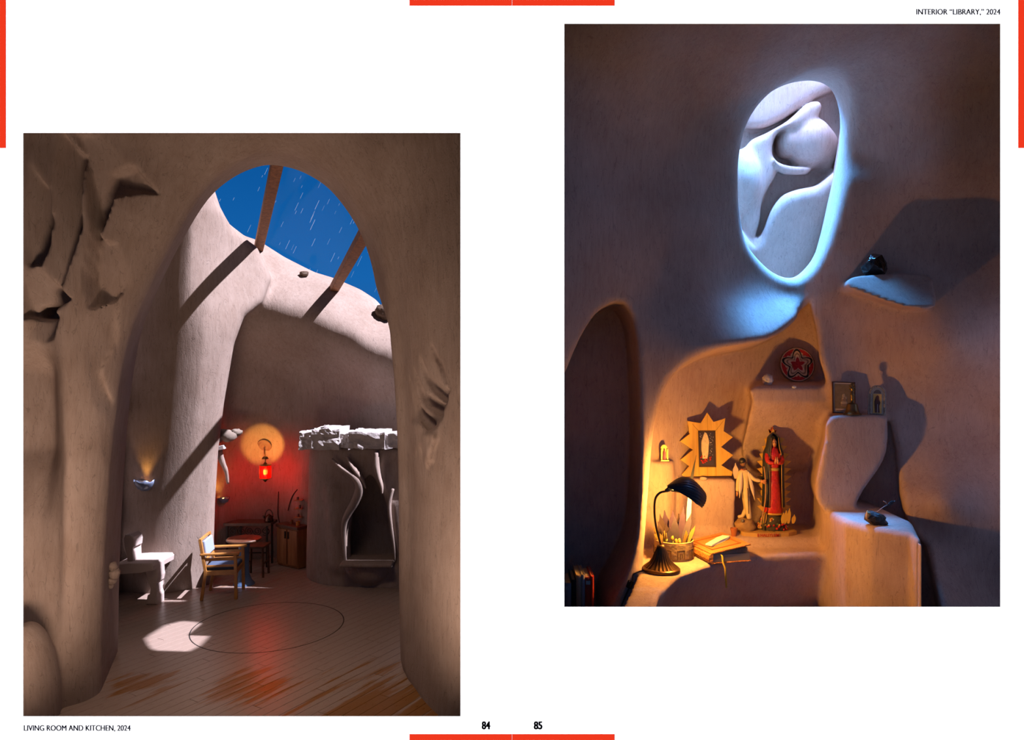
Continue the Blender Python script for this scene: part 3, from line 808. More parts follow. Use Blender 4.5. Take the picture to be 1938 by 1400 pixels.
    cut([(1442, 398), (1446, 372), (1462, 345), (1480, 335), (1520, 338), (1518, 350), (1490, 358), (1466, 375), (1450, 395)], 5.0, 0.02)
    V, Q = surface_nets(s, g, hs); V = relax(V, Q, 2)
    o = np_mesh('wall_relief', V, Q, M_PR)
    tag(o, 'pale carved relief of folded rounded forms inside the light well', kind='structure')
library()

bpy.context.view_layer.update()
# ================================================================== LIVING ROOM: plank floor
def wood(name, c1, c2, scale=(2, 2, 30), rough=0.5, bump=0.15, coat=0.0):
    k = NT(name); b = k.b
    tcn = k.n('ShaderNodeTexCoord'); mp = k.n('ShaderNodeMapping'); mp.inputs['Scale'].default_value = scale; k.l(tcn.outputs['Object'], mp.inputs[0])
    nz = k.n('ShaderNodeTexNoise', i_Scale=1.5, i_Detail=7.0, i_Roughness=0.65, i_Distortion=0.4); k.l(mp.outputs[0], nz.inputs['Vector'])
    mr = k.n('ShaderNodeMapRange'); mr.inputs['From Min'].default_value = 0.3; mr.inputs['From Max'].default_value = 0.7; k.l(nz.outputs['Fac'], mr.inputs[0])
    mx = k.n('ShaderNodeMix', data_type='RGBA'); mx.inputs[6].default_value = (*c1, 1); mx.inputs[7].default_value = (*c2, 1)
    k.l(mr.outputs[0], mx.inputs[0]); k.l(mx.outputs[2], b.inputs['Base Color'])
    bp = k.n('ShaderNodeBump', i_Strength=bump, i_Distance=0.01); k.l(nz.outputs['Fac'], bp.inputs['Height']); k.l(bp.outputs[0], b.inputs['Normal'])
    b.inputs['Roughness'].default_value = rough; b.inputs['Coat Weight'].default_value = coat; b.inputs['Coat Roughness'].default_value = 0.15
    MATS[name] = k.m; return k.m

BA = math.atan2(0.59, 1.0)                      # boards run away from the archway, slightly to the right
def floor_paint():
    """old pale floor paint, worn through to orange wood along the boards"""
    k = NT('worn_floor_paint'); b = k.b
    geo = k.n('ShaderNodeNewGeometry'); oi = k.n('ShaderNodeObjectInfo')
    rot = k.n('ShaderNodeMapping'); rot.inputs['Rotation'].default_value = (0, 0, BA); k.l(geo.outputs['Position'], rot.inputs[0])
    st = k.n('ShaderNodeMapping'); st.inputs['Scale'].default_value = (9.0, 0.8, 1.0); k.l(rot.outputs[0], st.inputs[0])
    n1 = k.n('ShaderNodeTexNoise', i_Scale=1.0, i_Detail=5.0, i_Roughness=0.6); k.l(st.outputs[0], n1.inputs['Vector'])
    big = k.n('ShaderNodeTexNoise', i_Scale=0.55, i_Detail=2.0); k.l(geo.outputs['Position'], big.inputs['Vector'])
    # footworn zones: near the right pier and in the middle of the archway
    sep = k.n('ShaderNodeSeparateXYZ'); k.l(geo.outputs['Position'], sep.inputs[0])
    def spot(cx, cy, r):
        v = k.n('ShaderNodeVectorMath', operation='DISTANCE'); v.inputs[1].default_value = (cx, cy, 0); k.l(geo.outputs['Position'], v.inputs[0])
        m = k.n('ShaderNodeMapRange', interpolation_type='SMOOTHSTEP'); m.inputs['From Min'].default_value = r; m.inputs['From Max'].default_value = r * 0.25
        k.l(v.outputs['Value'], m.inputs[0]); return m.outputs[0]
    sp1 = spot(-1.25, 7.6, 1.5); sp2 = spot(-2.85, 8.0, 0.8); sp3 = spot(-4.0, 8.1, 0.6)
    a = k.n('ShaderNodeMath', operation='MAXIMUM'); k.l(sp1, a.inputs[0]); k.l(sp2, a.inputs[1])
    a2 = k.n('ShaderNodeMath', operation='MAXIMUM'); k.l(a.outputs[0], a2.inputs[0]); k.l(sp3, a2.inputs[1])
    sm = k.n('ShaderNodeMath', operation='MULTIPLY_ADD', i_1=0.26); k.l(a2.outputs[0], sm.inputs[0]); k.l(n1.outputs['Fac'], sm.inputs[2])
    sb = k.n('ShaderNodeMath', operation='MULTIPLY_ADD', i_1=0.25); k.l(big.outputs['Fac'], sb.inputs[0]); k.l(sm.outputs[0], sb.inputs[2])
    sr = k.n('ShaderNodeMath', operation='MULTIPLY_ADD', i_1=0.10); k.l(oi.outputs['Random'], sr.inputs[0]); k.l(sb.outputs[0], sr.inputs[2])
    wear = k.n('ShaderNodeMapRange'); wear.inputs['From Min'].default_value = 0.84; wear.inputs['From Max'].default_value = 0.92; k.l(sr.outputs[0], wear.inputs[0])
    fine = k.n('ShaderNodeTexNoise', i_Scale=14.0, i_Detail=5.0); k.l(st.outputs[0], fine.inputs['Vector'])
    p = k.n('ShaderNodeMix', data_type='RGBA'); p.inputs[6].default_value = (0.25, 0.175, 0.14, 1); p.inputs[7].default_value = (0.37, 0.29, 0.25, 1); k.l(fine.outputs['Fac'], p.inputs[0])
    o = k.n('ShaderNodeMix', data_type='RGBA'); o.inputs[6].default_value = (0.19, 0.075, 0.014, 1); o.inputs[7].default_value = (0.28, 0.125, 0.03, 1); k.l(fine.outputs['Fac'], o.inputs[0])
    mx = k.n('ShaderNodeMix', data_type='RGBA'); k.l(wear.outputs[0], mx.inputs[0]); k.l(p.outputs[2], mx.inputs[6]); k.l(o.outputs[2], mx.inputs[7])
    k.l(mx.outputs[2], b.inputs['Base Color'])
    ru = k.n('ShaderNodeMapRange'); ru.inputs['To Min'].default_value = 0.20; ru.inputs['To Max'].default_value = 0.42; k.l(fine.outputs['Fac'], ru.inputs[0]); k.l(ru.outputs[0], b.inputs['Roughness'])
    bp = k.n('ShaderNodeBump', i_Strength=0.12, i_Distance=0.01); k.l(fine.outputs['Fac'], bp.inputs['Height']); k.l(bp.outputs[0], b.inputs['Normal'])
    return k.m
M_FLOOR = floor_paint()
FLOOR = tag(box('floor', (-3.6, 8.8, -0.08), (10.0, 11.7, 0.1), plain('subfloor', (0.05, 0.035, 0.025), 0.9)), 'old plank floor of the living room', kind='structure')
def boards():
    bw, bl = 0.135, 2.6
    bm = bmesh.new(); box_bm(bm, (0, 0, -0.015), (bw - 0.004, bl - 0.004, 0.03), None, 0.0025)
    me = bpy.data.meshes.new('floor_board'); bm.to_mesh(me); bm.free(); me.materials.append(M_FLOOR)
    d = Vector((math.sin(BA), math.cos(BA), 0)); n = Vector((d.y, -d.x, 0))
    org = Vector((-3.2, 9.6, 0)); cnt = 0
    for i in range(-26, 27):
        off = (i * 0.618034 % 1.0) * bl
        for j in range(-4, 5):
            c = org + n * (i * bw) + d * (j * bl + off - bl / 2)
            e1, e2 = c - d * bl / 2, c + d * bl / 2
            ok = False
            for t in (0, 0.25, 0.5, 0.75, 1):
                q = e1.lerp(e2, t)
                if 6.7 < q.y < 13.4 and -5.9 < q.x < -0.75 - max(0, (q.y - 9)) * 0.2: 
                    px = 969 + q.x / q.y * F
                    if 120 < px < 850: ok = True
            if not ok: continue
            o = bpy.data.objects.new('floor_board', me); COL.objects.link(o); o.parent = FLOOR
            o.location = c; o.rotation_euler = (0, 0, -BA); cnt += 1
    # round cut in the boards
    c = W(509, 1183, floor_d(1183)); R = 0.965
    ring = [(c.x + R * math.cos(a), c.y + R * math.sin(a), 0.0005) for a in [2 * math.pi * k / 96 for k in range(96)]]
    bm = bmesh.new(); vi = [bm.verts.new((p[0], p[1], 0.001)) for p in ring]
    vo = [bm.verts.new((c.x + (R + 0.014) * math.cos(2 * math.pi * k / 96), c.y + (R + 0.014) * math.sin(2 * math.pi * k / 96), 0.001)) for k in range(96)]
    for k in range(96): bm.faces.new((vi[k], vi[(k + 1) % 96], vo[(k + 1) % 96], vo[k]))
    r = bmesh.ops.extrude_face_region(bm, geom=list(bm.faces))
    for v in [e for e in r['geom'] if isinstance(e, bmesh.types.BMVert)]: v.co.z -= 0.004
    bm_obj('round_seam', bm, plain('seam_dark', (0.012, 0.008, 0.006), 0.8), FLOOR)
    return cnt
NB = boards()

# ================================================================== LIVING ROOM: skylight beams, panes, sky
M_BEAM = wood('weathered_beam', (0.10, 0.035, 0.012), (0.30, 0.12, 0.04), (12, 12, 12), 0.75, 0.5)
def beams():
    for a, b, lab in ((W(490, 462, 13.15), W(529, 288, 9.3), 'weathered wooden skylight beam rising from the middle of the rim'),
                      (W(634, 538, 13.0), W(702, 420, 9.3), 'weathered wooden skylight beam at the low end of the rim')):
        u = (b - a).normalized(); a = a - u * 0.22 - Vector((0, 0, 0.05)); b = b + u * 0.30      # both ends seated in the masonry
        bm = bmesh.new(); bar_bm(bm, a, b, 0.15, 0.13, 0.012)
        tag(bm_obj('roof_beam', bm, M_BEAM), lab, 'beam')
beams()
def glass_mat():
    k = NT('skylight_glass'); t = k.t
    tr = k.n('ShaderNodeBsdfTransparent'); gl = k.n('ShaderNodeBsdfGlossy', i_Roughness=0.02)
    mx = k.n('ShaderNodeMixShader'); mx.inputs[0].default_value = 0.006
    k.l(tr.outputs[0], mx.inputs[1]); k.l(gl.outputs[0], mx.inputs[2])
    k.l(mx.outputs[0], t.nodes['Material Output'].inputs['Surface']); return k.m
M_GLASS = glass_mat()
def pane():
    q = [W(490, 462, 13.15), W(529, 288, 9.3), W(702, 420, 9.3), W(634, 538, 13.0)]
    up = Vector((0, 0, 0.09)); bm = bmesh.new()
    a = [bm.verts.new(p + up) for p in q]; b = [bm.verts.new(p + up + Vector((0, 0, 0.01))) for p in q]
    bm.faces.new(a[::-1]); bm.faces.new(b)
    for i in range(4): bm.faces.new((a[i], a[(i + 1) % 4], b[(i + 1) % 4], b[i]))
    tag(bm_obj('window_1', bm, M_GLASS), 'clear skylight pane between the two beams', kind='structure')
pane()
def star_trails():
    bm = bmesh.new(); rnd = random.Random(11); d = 70.0; s = d / F
    for _ in range(150):
        px, py = rnd.uniform(380, 780), rnd.uniform(270, 620)
        L = rnd.choice((6, 9, 12, 16, 22)) * rnd.uniform(0.7, 1.2); wdt = rnd.uniform(0.12, 0.28) * (1.0 if L < 15 else 1.3)
        a = W(px, py, d); b = W(px - 0.42 * L, py + 0.9 * L, d)
        bar_bm(bm, a, b, wdt * s, wdt * s)
    M = plain('starlight', (0.1, 0.1, 0.1), 0.8, emit=(0.55, 0.75, 1.0), es=0.55)
    tag(bm_obj('star_trails', bm, M), 'short slanting white star trails in the blue sky', 'star', kind='stuff')
star_trails()

# ================================================================== LIVING ROOM: fireplace
M_ROCK = plain('rough_pale_rock', (0.44, 0.40, 0.39), 0.9, noise=0.35, nscale=14, bump=0.9)
def fireplace():
    DF = 0.35
    def WF(px, py, d): return W(px, py, d + DF)
    root = empty('fireplace', WF(690, 1125, 11.3).xy.to_3d(), 'sculpted clay fireplace with rough stone mantel and flame-like ribs', 'fireplace')
    def lo(v): return Vector(v) - root.location
    hf = 0.022
    g = grid(-3.85, -1.2, 11.3, 13.2, -0.03, 2.5, hf); X, Y, Z = g
    plan = smooth_poly([(-3.40, 12.98), (-3.42, 12.62), (-3.40, 12.22), (WF(590, 0, 11.60).x, 11.93), (WF(612, 0, 11.40).x, 11.73), (WF(650, 0, 11.3).x, 11.62), (WF(710, 0, 11.2).x, 11.55), (-1.5, 11.53), (-1.3, 11.9), (-1.3, 12.98)], 4)
    zt = 2.17
    s = smax(polysdf(plan, X, Y) + np.maximum(Z - 0.35, 0) * 0.03 + np.maximum(0.35 - Z, 0) * -0.25 * 0, Z - zt, 0.08)
    # waist: upper front leans back a little between the ribs
    box1 = extr(pxpoly(smooth_poly([(654, 1066), (655, 1010), (662, 975), (680, 935), (700, 900), (722, 930), (734, 965), (741, 1010), (748, 1066)], 3), 11.60), g, 11.60, -0.2, 0)
    s = smax(s, -np.maximum(box1, Y - 12.2), 0.10)
    # hollows under the mantel
    for px, py, rx, rz in ((684, 880, 24, 26), (744, 900, 18, 40), (622, 915, 30, 30)):
        c = WF(px, py, 11.2); k = 11.55 / F
        q = (np.sqrt(((X - c.x) / (rx * k)) ** 2 + ((Y - 11.55) / 0.14) ** 2 + ((Z - c.z) / (rz * k)) ** 2) - 1) * 0.14
        s = smax(s, -q, 0.08)
    def tubes(pts, r, k=0.06):
        nonlocal s
        for a, b in zip(pts[:-1], pts[1:]):
            a = np.array(a); b = np.array(b); ba = b - a
            t = np.clip(((X - a[0]) * ba[0] + (Y - a[1]) * ba[1] + (Z - a[2]) * ba[2]) / (ba @ ba), 0, 1)
            q = np.sqrt((X - a[0] - ba[0] * t) ** 2 + (Y - a[1] - ba[1] * t) ** 2 + (Z - a[2] - ba[2] * t) ** 2) - r
            s = smin(s, q, k)
    tubes([WF(636, 930, 11.42), WF(642, 980, 11.40), WF(645, 1062, 11.38)], 0.16, 0.12)
    # half-round basin below the hearth
    c = WF(698, 1065, 11.2)
    q = np.sqrt((X - c.x) ** 2 + ((Y - 11.65) * 1.3) ** 2 + ((Z - 0.40) * 1.05) ** 2) - 0.40
    s = smin(s, smax(q, Z - 0.40, 0.02), 0.04)
    V, Q = surface_nets(s, g, hf); V = relax(V, Q, 1)
    np_mesh('body', V - np.array(root.location), Q, M_PL, root)
    for pts, r0, r1 in (([(628, 868), (645, 884), (668, 900), (679, 914), (680, 930), (672, 950), (660, 970), (652, 990), (651, 1020), (654, 1064)], 0.02, 0.055),
                        ([(657, 864), (664, 878), (675, 893), (686, 908), (692, 924)], 0.015, 0.03),
                        ([(713, 856), (712, 878), (716, 900), (722, 920), (723, 934)], 0.045, 0.03),
                        ([(744, 925), (738, 945), (737, 965), (741, 1000), (746, 1035), (748, 1062)], 0.025, 0.02)):
        cp = catmull([lo(WF(px, py, 11.19)) for px, py in pts], 5); n = len(cp)
        rr = [(r0 + (r1 - r0) * min(1, 2.2 * i / n)) * 1.3 * (0.25 + 0.75 * math.sin(math.pi * min(1, max(0.0, 0.06 + i / (n - 1) * 0.97)) ** 0.8)) + 0.004 for i in range(n)]
        tube('rib', cp, rr, M_PL, root, 10, (1.6, (0, 1, 0)))
    box('hearth_slab', lo((c.x, 11.57, 0.415)), (0.80, 0.62, 0.05), M_PL, root, bevel=0.02)
    # mantel stones
    rnd = random.Random(3)
    from mathutils import noise
    for x0, x1, y0, y1, dep in ((566, 592, 818, 850, 11.5), (590, 642, 812, 852, 11.2), (641, 662, 820, 848, 11.25), (660, 728, 818, 850, 11.15), (728, 775, 822, 849, 11.2)):
        a = WF(x0, y1, dep); b = WF(x1, y0, dep)
        bm = bmesh.new()
        bmesh.ops.create_grid(bm, x_segments=1, y_segments=1, size=0.5)
        bm.free(); bm = bmesh.new()
        r = bmesh.ops.create_cube(bm, size=1.0)
        bmesh.ops.subdivide_edges(bm, edges=list(bm.edges), cuts=7, use_grid_fill=True)
        cx, cz = (a.x + b.x) / 2, (a.z + b.z) / 2; wx, wz = b.x - a.x, b.z - a.z; wy = 0.75
        for v in bm.verts:
            p = v.co.copy(); n = p.normalized()
            q = Vector((cx + p.x * wx, dep + DF + 0.37 + p.y * wy, cz + p.z * wz))
            k = noise.noise(q * 9) * 0.05 + noise.noise(q * 23) * 0.03
            v.co = lo(q + Vector((n.x * 0.4, n.y, n.z * 0.7)) * k)
        bm_obj('mantel_stone', bm, M_ROCK, root)
    # crumbly crest on the mantel
    blob('mantel_stone', lo(WF(622, 812, 11.35)), (0.12, 0.14, 0.06), M_ROCK, root, 3, 0.5, 4, 3.0)
fireplace()

# ================================================================== LIVING ROOM: small rocks on the rim, carved lumps
M_DROCK = plain('dark_rock', (0.09, 0.055, 0.035), 0.8, noise=0.4, nscale=20, bump=0.8)
p, n_ = hit(W_BACK, 724, 600)
o = blob('rock', p + n_ * 0.085 + Vector((0, 0, 0.02)), (0.17, 0.20, 0.15), M_DROCK, None, 3, 0.35, 2, 2.2)
tag(o, 'dark brown boulder resting on the low end of the skylight rim', 'rock')
p, n_ = hit(W_BACK, 575, 522)
o = blob('rock', p + n_ * 0.03 + Vector((0, 0, 0.01)), (0.075, 0.09, 0.05), M_DROCK, None, 3, 0.35, 5, 2.2)
tag(o, 'small dark stone on the rim between the two beams', 'rock')

def column_bracket():
    root = empty('carved_bracket', W(425, 850, 12.1), 'clay branch carving with a pale block at the edge of the column', 'carving')
    def lo(px, py, d): return W(px, py, d) - root.location
    M = plain('shaded_clay', (0.20, 0.16, 0.13), 0.95, noise=0.2, nscale=8, bump=0.5)  # clay darkened to stand in for the niche's shade
    tube('branch', catmull([lo(406, 832, 12.1), lo(420, 822, 12.05), lo(438, 826, 12.1), (lo(455, 815, 12.35))], 5), [0.05, 0.08, 0.10, 0.11, 0.10, 0.09, 0.09, 0.10, 0.11, 0.10, 0.08, 0.07, 0.06, 0.05, 0.035, 0.02], M, root, 8)
    blob('knot', lo(447, 818, 12.2), (0.10, 0.09, 0.06), M, root, 3, 0.4, 3, 2.5)
    box('pale_block', lo(418, 847, 12.0), (0.13, 0.10, 0.07), plain('pale_stone', (0.45, 0.43, 0.43), 0.8), root, Matrix.Rotation(-0.2, 3, 'Y'), 0.01)
    tube('stem', catmull([lo(414, 852, 12.1), lo(420, 872, 12.15), lo(428, 892, 12.2), lo(431, 915, 12.25)], 4), [0.06, 0.06, 0.055, 0.05, 0.05, 0.045, 0.04, 0.04, 0.035, 0.03, 0.03, 0.025, 0.02], M_PL, root, 8)
column_bracket()

def pier_knot():
    root = empty('carved_knot', W(214, 1085, 8.25), 'knotted clay carving on the edge of the archway pier', 'carving')
    for px, py, r in ((214, 1072, 0.045), (217, 1085, 0.055), (213, 1097, 0.045), (210, 1108, 0.03)):
        blob('lump', W(px, py, 8.25) - root.location, (r, r * 1.4, r * 1.1), M_PL, root, 3, 0.25, int(py), 2.0)
pier_knot()

# ================================================================== LIVING ROOM: furniture
M_STONE = plain('white_stone', (0.46, 0.38, 0.35), 0.85, noise=0.1, nscale=6, bump=0.2)
def stone_bench():
    d = 10.55
    root = empty('stone_bench', Vector((W(255, 0, d).x, d + 0.2, 0)), 'pale sculpted stone bench with a scrolled back post against the wall', 'bench')
    def q(px, py): 
        v = W(px, py, d) - root.location; return (v.x, v.z)
    y0 = d - root.location.y
    prism('seat', [q(196, 1078), q(215, 1070), q(240, 1068), q(283, 1068), q(287, 1073), q(286, 1082), q(262, 1086), q(225, 1088), q(196, 1090)], y0 + 0.06, y0 + 0.73, M_STONE, root, bevel=0.025)
    fz = root.location.z
    prism('leg', [q(262, 1080), q(287, 1074), q(288, 1098), q(287, 1108), q(283, 1112), q(284, 1128), q(287, 1136), (q(287, 1136)[0], 0.0), (q(264, 1136)[0], 0.0), q(268, 1133), q(277, 1130), q(275, 1120), q(270, 1105)], y0 + 0.16, y0 + 0.40, M_STONE, root, bevel=0.02)
    prism('back_post', [q(226, 1074), q(240, 1074), q(237, 1052), q(234, 1040), q(240, 1041), q(241, 1030), q(239, 1022), q(232, 1017), q(222, 1018), q(218, 1026), q(224, 1040), q(226, 1055)], y0 + 0.2, y0 + 0.46, M_STONE, root, bevel=0.02)
stone_bench()

M_OAK = wood('honey_oak', (0.34, 0.13, 0.03), (0.58, 0.27, 0.07), (3, 3, 3), 0.4, 0.1, 0.2)
M_BLUE = plain('slate_blue_cloth', (0.06, 0.09, 0.16), 0.85, noise=0.15, nscale=60)
M_BLUEP = plain('pale_blue_cloth', (0.28, 0.34, 0.47), 0.8, noise=0.1, nscale=60)
def armchair():
    d = 11.2
    c = W(424, 0, d)
    root = empty('armchair', (c.x, d, 0), 'honey oak armchair with slate blue seat and upholstered back beside the column', 'chair', rz=math.radians(8))
    wd, dp = 0.25, 0.23           # half width (y), half depth (x); faces +x
    for sx in (-1, 1):
        for sy in (-1, 1):
            if sx < 0:    # rear leg continues into the back post
                bm = bmesh.new(); bar_bm(bm, (-dp - 0.03, sy * wd, 0), (-dp + 0.03, sy * wd, 0.42), 0.045, 0.04, 0.006); bar_bm(bm, (-dp + 0.03, sy * wd, 0.41), (-dp - 0.05, sy * wd, 0.90), 0.045, 0.04, 0.006)
                bm_obj('leg', bm, M_OAK, root)
            else:
                bar('leg', (dp, sy * wd, 0), (dp - 0.01, sy * wd, 0.66), 0.045, 0.04, M_OAK, root, 0.006)
        box('seat_rail', (sx * (dp - 0.01), 0, 0.40), (0.035, wd * 2, 0.07), M_OAK, root, bevel=0.005)
    for sy in (-1, 1):
        box('seat_rail', (0, sy * wd, 0.40), (dp * 2, 0.035, 0.07), M_OAK, root, bevel=0.005)
        box('armrest', (0.0, sy * wd, 0.675), (dp * 2 + 0.10, 0.06, 0.035), M_OAK, root, bevel=0.01)
        box('side_rail', (0.0, sy * wd, 0.60), (dp * 2 - 0.02, 0.022, 0.045), M_OAK, root, bevel=0.004)
        box('side_rail', (0.0, sy * wd, 0.50), (dp * 2 - 0.02, 0.022, 0.03), M_OAK, root, bevel=0.004)
    box('seat_cushion', (0.0, 0, 0.455), (dp * 2 - 0.02, wd * 2 - 0.05, 0.06), M_BLUE, root, bevel=0.02)
    r = Matrix.Rotation(math.radians(-9.5), 3, 'Y')
    box('back_cushion', (-dp + 0.005, 0, 0.755), (0.045, wd * 2 - 0.06, 0.23), M_BLUEP, root, r, 0.015)
    box('top_rail', (-dp - 0.045, 0, 0.895), (0.04, wd * 2 + 0.04, 0.035), M_OAK, root, r, 0.008)
    box('lower_back_rail', (-dp + 0.02, 0, 0.60), (0.03, wd * 2 - 0.02, 0.04), M_OAK, root, r, 0.005)
armchair()

M_BGLAZE = plain('blue_glaze', (0.09, 0.17, 0.33), 0.35, noise=0.25, nscale=6, coat=0.3)
M_DWOOD = wood('dark_wood', (0.06, 0.026, 0.014), (0.14, 0.06, 0.03), (6, 1, 6), 0.45)
def pedestal_table():
    d = 11.75; c = W(462, 0, d)
    root = empty('pedestal_table', (c.x, d, 0), 'small round table with dark top on a flared blue pedestal', 'table')
    lathe('pedestal', [(0, 0), (0.165, 0), (0.16, 0.02), (0.115, 0.07), (0.085, 0.16), (0.075, 0.30), (0.078, 0.45), (0.088, 0.60), (0.10, 0.70), (0.0, 0.70)], M_BGLAZE, root)
    lathe('top', [(0, 0.69), (0.25, 0.69), (0.27, 0.705), (0.27, 0.72), (0.26, 0.73), (0, 0.73)], M_DWOOD, root)
pedestal_table()
def stool():
    d = 12.25; c = W(486, 0, d)
    root = empty('stool', (c.x, d, 0), 'dark wooden stool standing behind the round table', 'stool')
    box('seat', (0, 0, 0.50), (0.36, 0.34, 0.035), M_DWOOD, root, bevel=0.01)
    for sx in (-1, 1):
        for sy in (-1, 1): bar('leg', (sx * 0.15, sy * 0.14, 0.0), (sx * 0.14, sy * 0.13, 0.485), 0.03, 0.03, M_DWOOD, root, 0.003)
        bar('stretcher', (sx * 0.145, -0.135, 0.22), (sx * 0.145, 0.135, 0.22), 0.02, 0.02, M_DWOOD, root)
stool()
M_IRON = plain('dark_iron', (0.035, 0.025, 0.022), 0.5, 0.6)
def console():
    d = 12.9; a = W(429, 0, d).x; b = W(519, 0, d).x; z = 0.74
    root = empty('console_table', ((a + b) / 2, d, 0), 'dark console shelf with curling ironwork under it at the niche wall', 'table')
    w2 = (b - a) / 2
    top = [(-w2 + 0.01, -0.18), (w2, -0.18), (w2, 0.18), (-w2 + 0.145, 0.18), (-w2 + 0.065, 0.04)]
    prism('top', top, z - 0.025, z + 0.025, M_DWOOD, root, Matrix(((1, 0, 0, 0), (0, 0, 1, 0), (0, 1, 0, 0), (0, 0, 0, 1))), 0.006)
    for x, y in ((-w2 + 0.06, -0.14), (-w2 + 0.20, 0.13), (w2 - 0.08, -0.14), (w2 - 0.08, 0.13)): bar('leg', (x, y, 0), (x, y, z - 0.02), 0.03, 0.03, M_IRON, root)
    rnd = random.Random(5)
    for i in range(5):
        cx = -w2 + 0.16 + i * 0.14; pts = []
        for k in range(26):
            t = k / 25; r = 0.075 * (1 - 0.75 * t); ang = t * 3.6 * math.pi + i
            pts.append((cx + r * math.cos(ang), -0.13, z - 0.12 + r * math.sin(ang)))
        tube('scroll', pts, 0.007, M_IRON, root, 6)
    bar('stretcher', (-w2 + 0.06, -0.14, 0.25), (w2 - 0.08, -0.14, 0.25), 0.02, 0.02, M_IRON, root)
console()
def kettle():
    d = 12.85; c = W(509, 0, d)
    root = empty('kettle', (c.x, d, 0.765), 'dark metal kettle with arched handle on the console shelf', 'kettle')
    M = plain('kettle_metal', (0.10, 0.05, 0.035), 0.25, 0.9)
    lathe('body', [(0, 0), (0.075, 0), (0.082, 0.02), (0.07, 0.075), (0.045, 0.11), (0.03, 0.12), (0, 0.12)], M, root)
    lathe('lid_knob', [(0, 0.118), (0.012, 0.12), (0.014, 0.135), (0, 0.142)], M, root, seg=12)
    tube('handle', [(0.07 * math.cos(a), 0, 0.08 + 0.13 * math.sin(a)) for a in [math.pi * k / 14 for k in range(15)]], 0.009, M, root, 8)
    tube('spout', [(-0.06, 0, 0.05), (-0.09, 0, 0.08), (-0.105, 0, 0.11)], [0.016, 0.012, 0.009], M, root, 8)
kettle()
M_CAB = wood('red_brown_boards', (0.20, 0.07, 0.025), (0.40, 0.17, 0.06), (14, 14, 1.2), 0.5, 0.1)
def cabinet():
    A = W(525, 0, 12.9); B = W(564, 0, 12.60)
    v = Vector((B.x - A.x, B.y - A.y, 0)); L = v.length
    root = empty('cabinet', ((A.x + B.x) / 2, (A.y + B.y) / 2, 0), 'low red-brown board cabinet with dark counter at the niche', 'cabinet', rz=math.atan2(v.y, v.x))
    box('body', (0, 0.11, 0.34), (L, 0.20, 0.66), M_CAB, root, bevel=0.005)
    box('countertop', (0, 0.095, 0.70), (L + 0.03, 0.25, 0.05), M_DWOOD, root, bevel=0.006)
    n = 5
    dr = [box('door', (-L / 4 - 0.005, 0.0, 0.35), (L / 2 - 0.02, 0.03, 0.60), M_CAB, root, bevel=0.004), box('door', (L / 4 + 0.005, 0.0, 0.35), (L / 2 - 0.02, 0.03, 0.60), M_CAB, root, bevel=0.004)]
    for k_, o in enumerate(dr):
        box('handle', ((-1 if k_ else 1) * 0.03 + (L / 4 if k_ else -L / 4) + (-1 if k_ else 1) * (L / 4 - 0.07), -0.022, 0.56), (0.02, 0.02, 0.12), M_IRON, o)
    box('plinth', (0, 0.11, 0.015), (L - 0.02, 0.17, 0.03), M_IRON, root)
    c = (root.matrix_basis @ Vector((L * 0.3, 0.09, 0.7245)))
    tag(lathe('cup', [(0, 0), (0.03, 0), (0.034, 0.07), (0.03, 0.07), (0.027, 0.01), (0, 0.01)], plain('amber_glass', (0.45, 0.2, 0.04), 0.2), None, c, 16), 'amber glass cup on the cabinet counter', 'cup')
    c = (root.matrix_basis @ Vector((-L * 0.08, 0.12, 0.7245)))
    tag(lathe('jar', [(0, 0), (0.03, 0), (0.032, 0.05), (0.022, 0.06), (0.022, 0.075), (0, 0.075)], plain('brown_jar', (0.2, 0.08, 0.03), 0.3), None, c, 16), 'small brown jar on the cabinet counter', 'jar')
cabinet()
CX = W(503, 900, 13.05).x
def niche_y(x): return 12.6 + math.sqrt(max(0.02, 0.4356 - 0.98 * (x - CX) ** 2)) / 0.825
M_SHELF = plain('shelf_wood', (0.35, 0.17, 0.08), 0.6, noise=0.2)
for i, py in enumerate((946, 962, 978)):
    p = W(566, py, 12.95)
    tag(box('wall_shelf', p, (0.14, 0.16, 0.018), M_SHELF, bevel=0.003), ('top', 'middle', 'bottom')[i] + ' one of three little wooden shelves in the niche above the cabinet', 'shelf', 'little niche shelves')
for i, (px, py, h) in enumerate(((564, 946, 0.05), (568, 962, 0.06), (565, 978, 0.05))):
    p = W(px, py, 12.95); p.y = 12.93; p.z += 0.0088
    tag(lathe('jar', [(0, 0), (0.02, 0), (0.022, h * 0.8), (0.015, h), (0, h)], plain('spice_jar', (0.12, 0.05, 0.03), 0.3), None, p, 12), 'little dark spice jar on the ' + ('top', 'middle', 'bottom')[i] + ' niche shelf', 'jar', 'spice jars on the niche shelves')
def cable():
    pts = []
    for px, py in ((563, 926), (555, 936), (549, 950), (545, 966)):
        x = W(px, py, 13.2).x; y = niche_y(x) - 0.012; pts.append(W(px, py, y))
    tag(tube('wall_hook', catmull(pts, 5), 0.009, M_IRON, None, 6), 'curved dark rod on the niche wall above the cabinet', 'rod')
    pts = []
    for px, py in ((527, 930), (526, 955), (526, 975), (530, 990), (540, 997), (552, 994)):
        x = W(px, py, 13.3).x; y = niche_y(x) - 0.012; pts.append(W(px, py, y))
    tag(tube('wall_cable', catmull(pts, 5), 0.007, M_IRON, None, 6), 'thin dark cable hanging in a loop on the niche wall', 'cable')
cable()

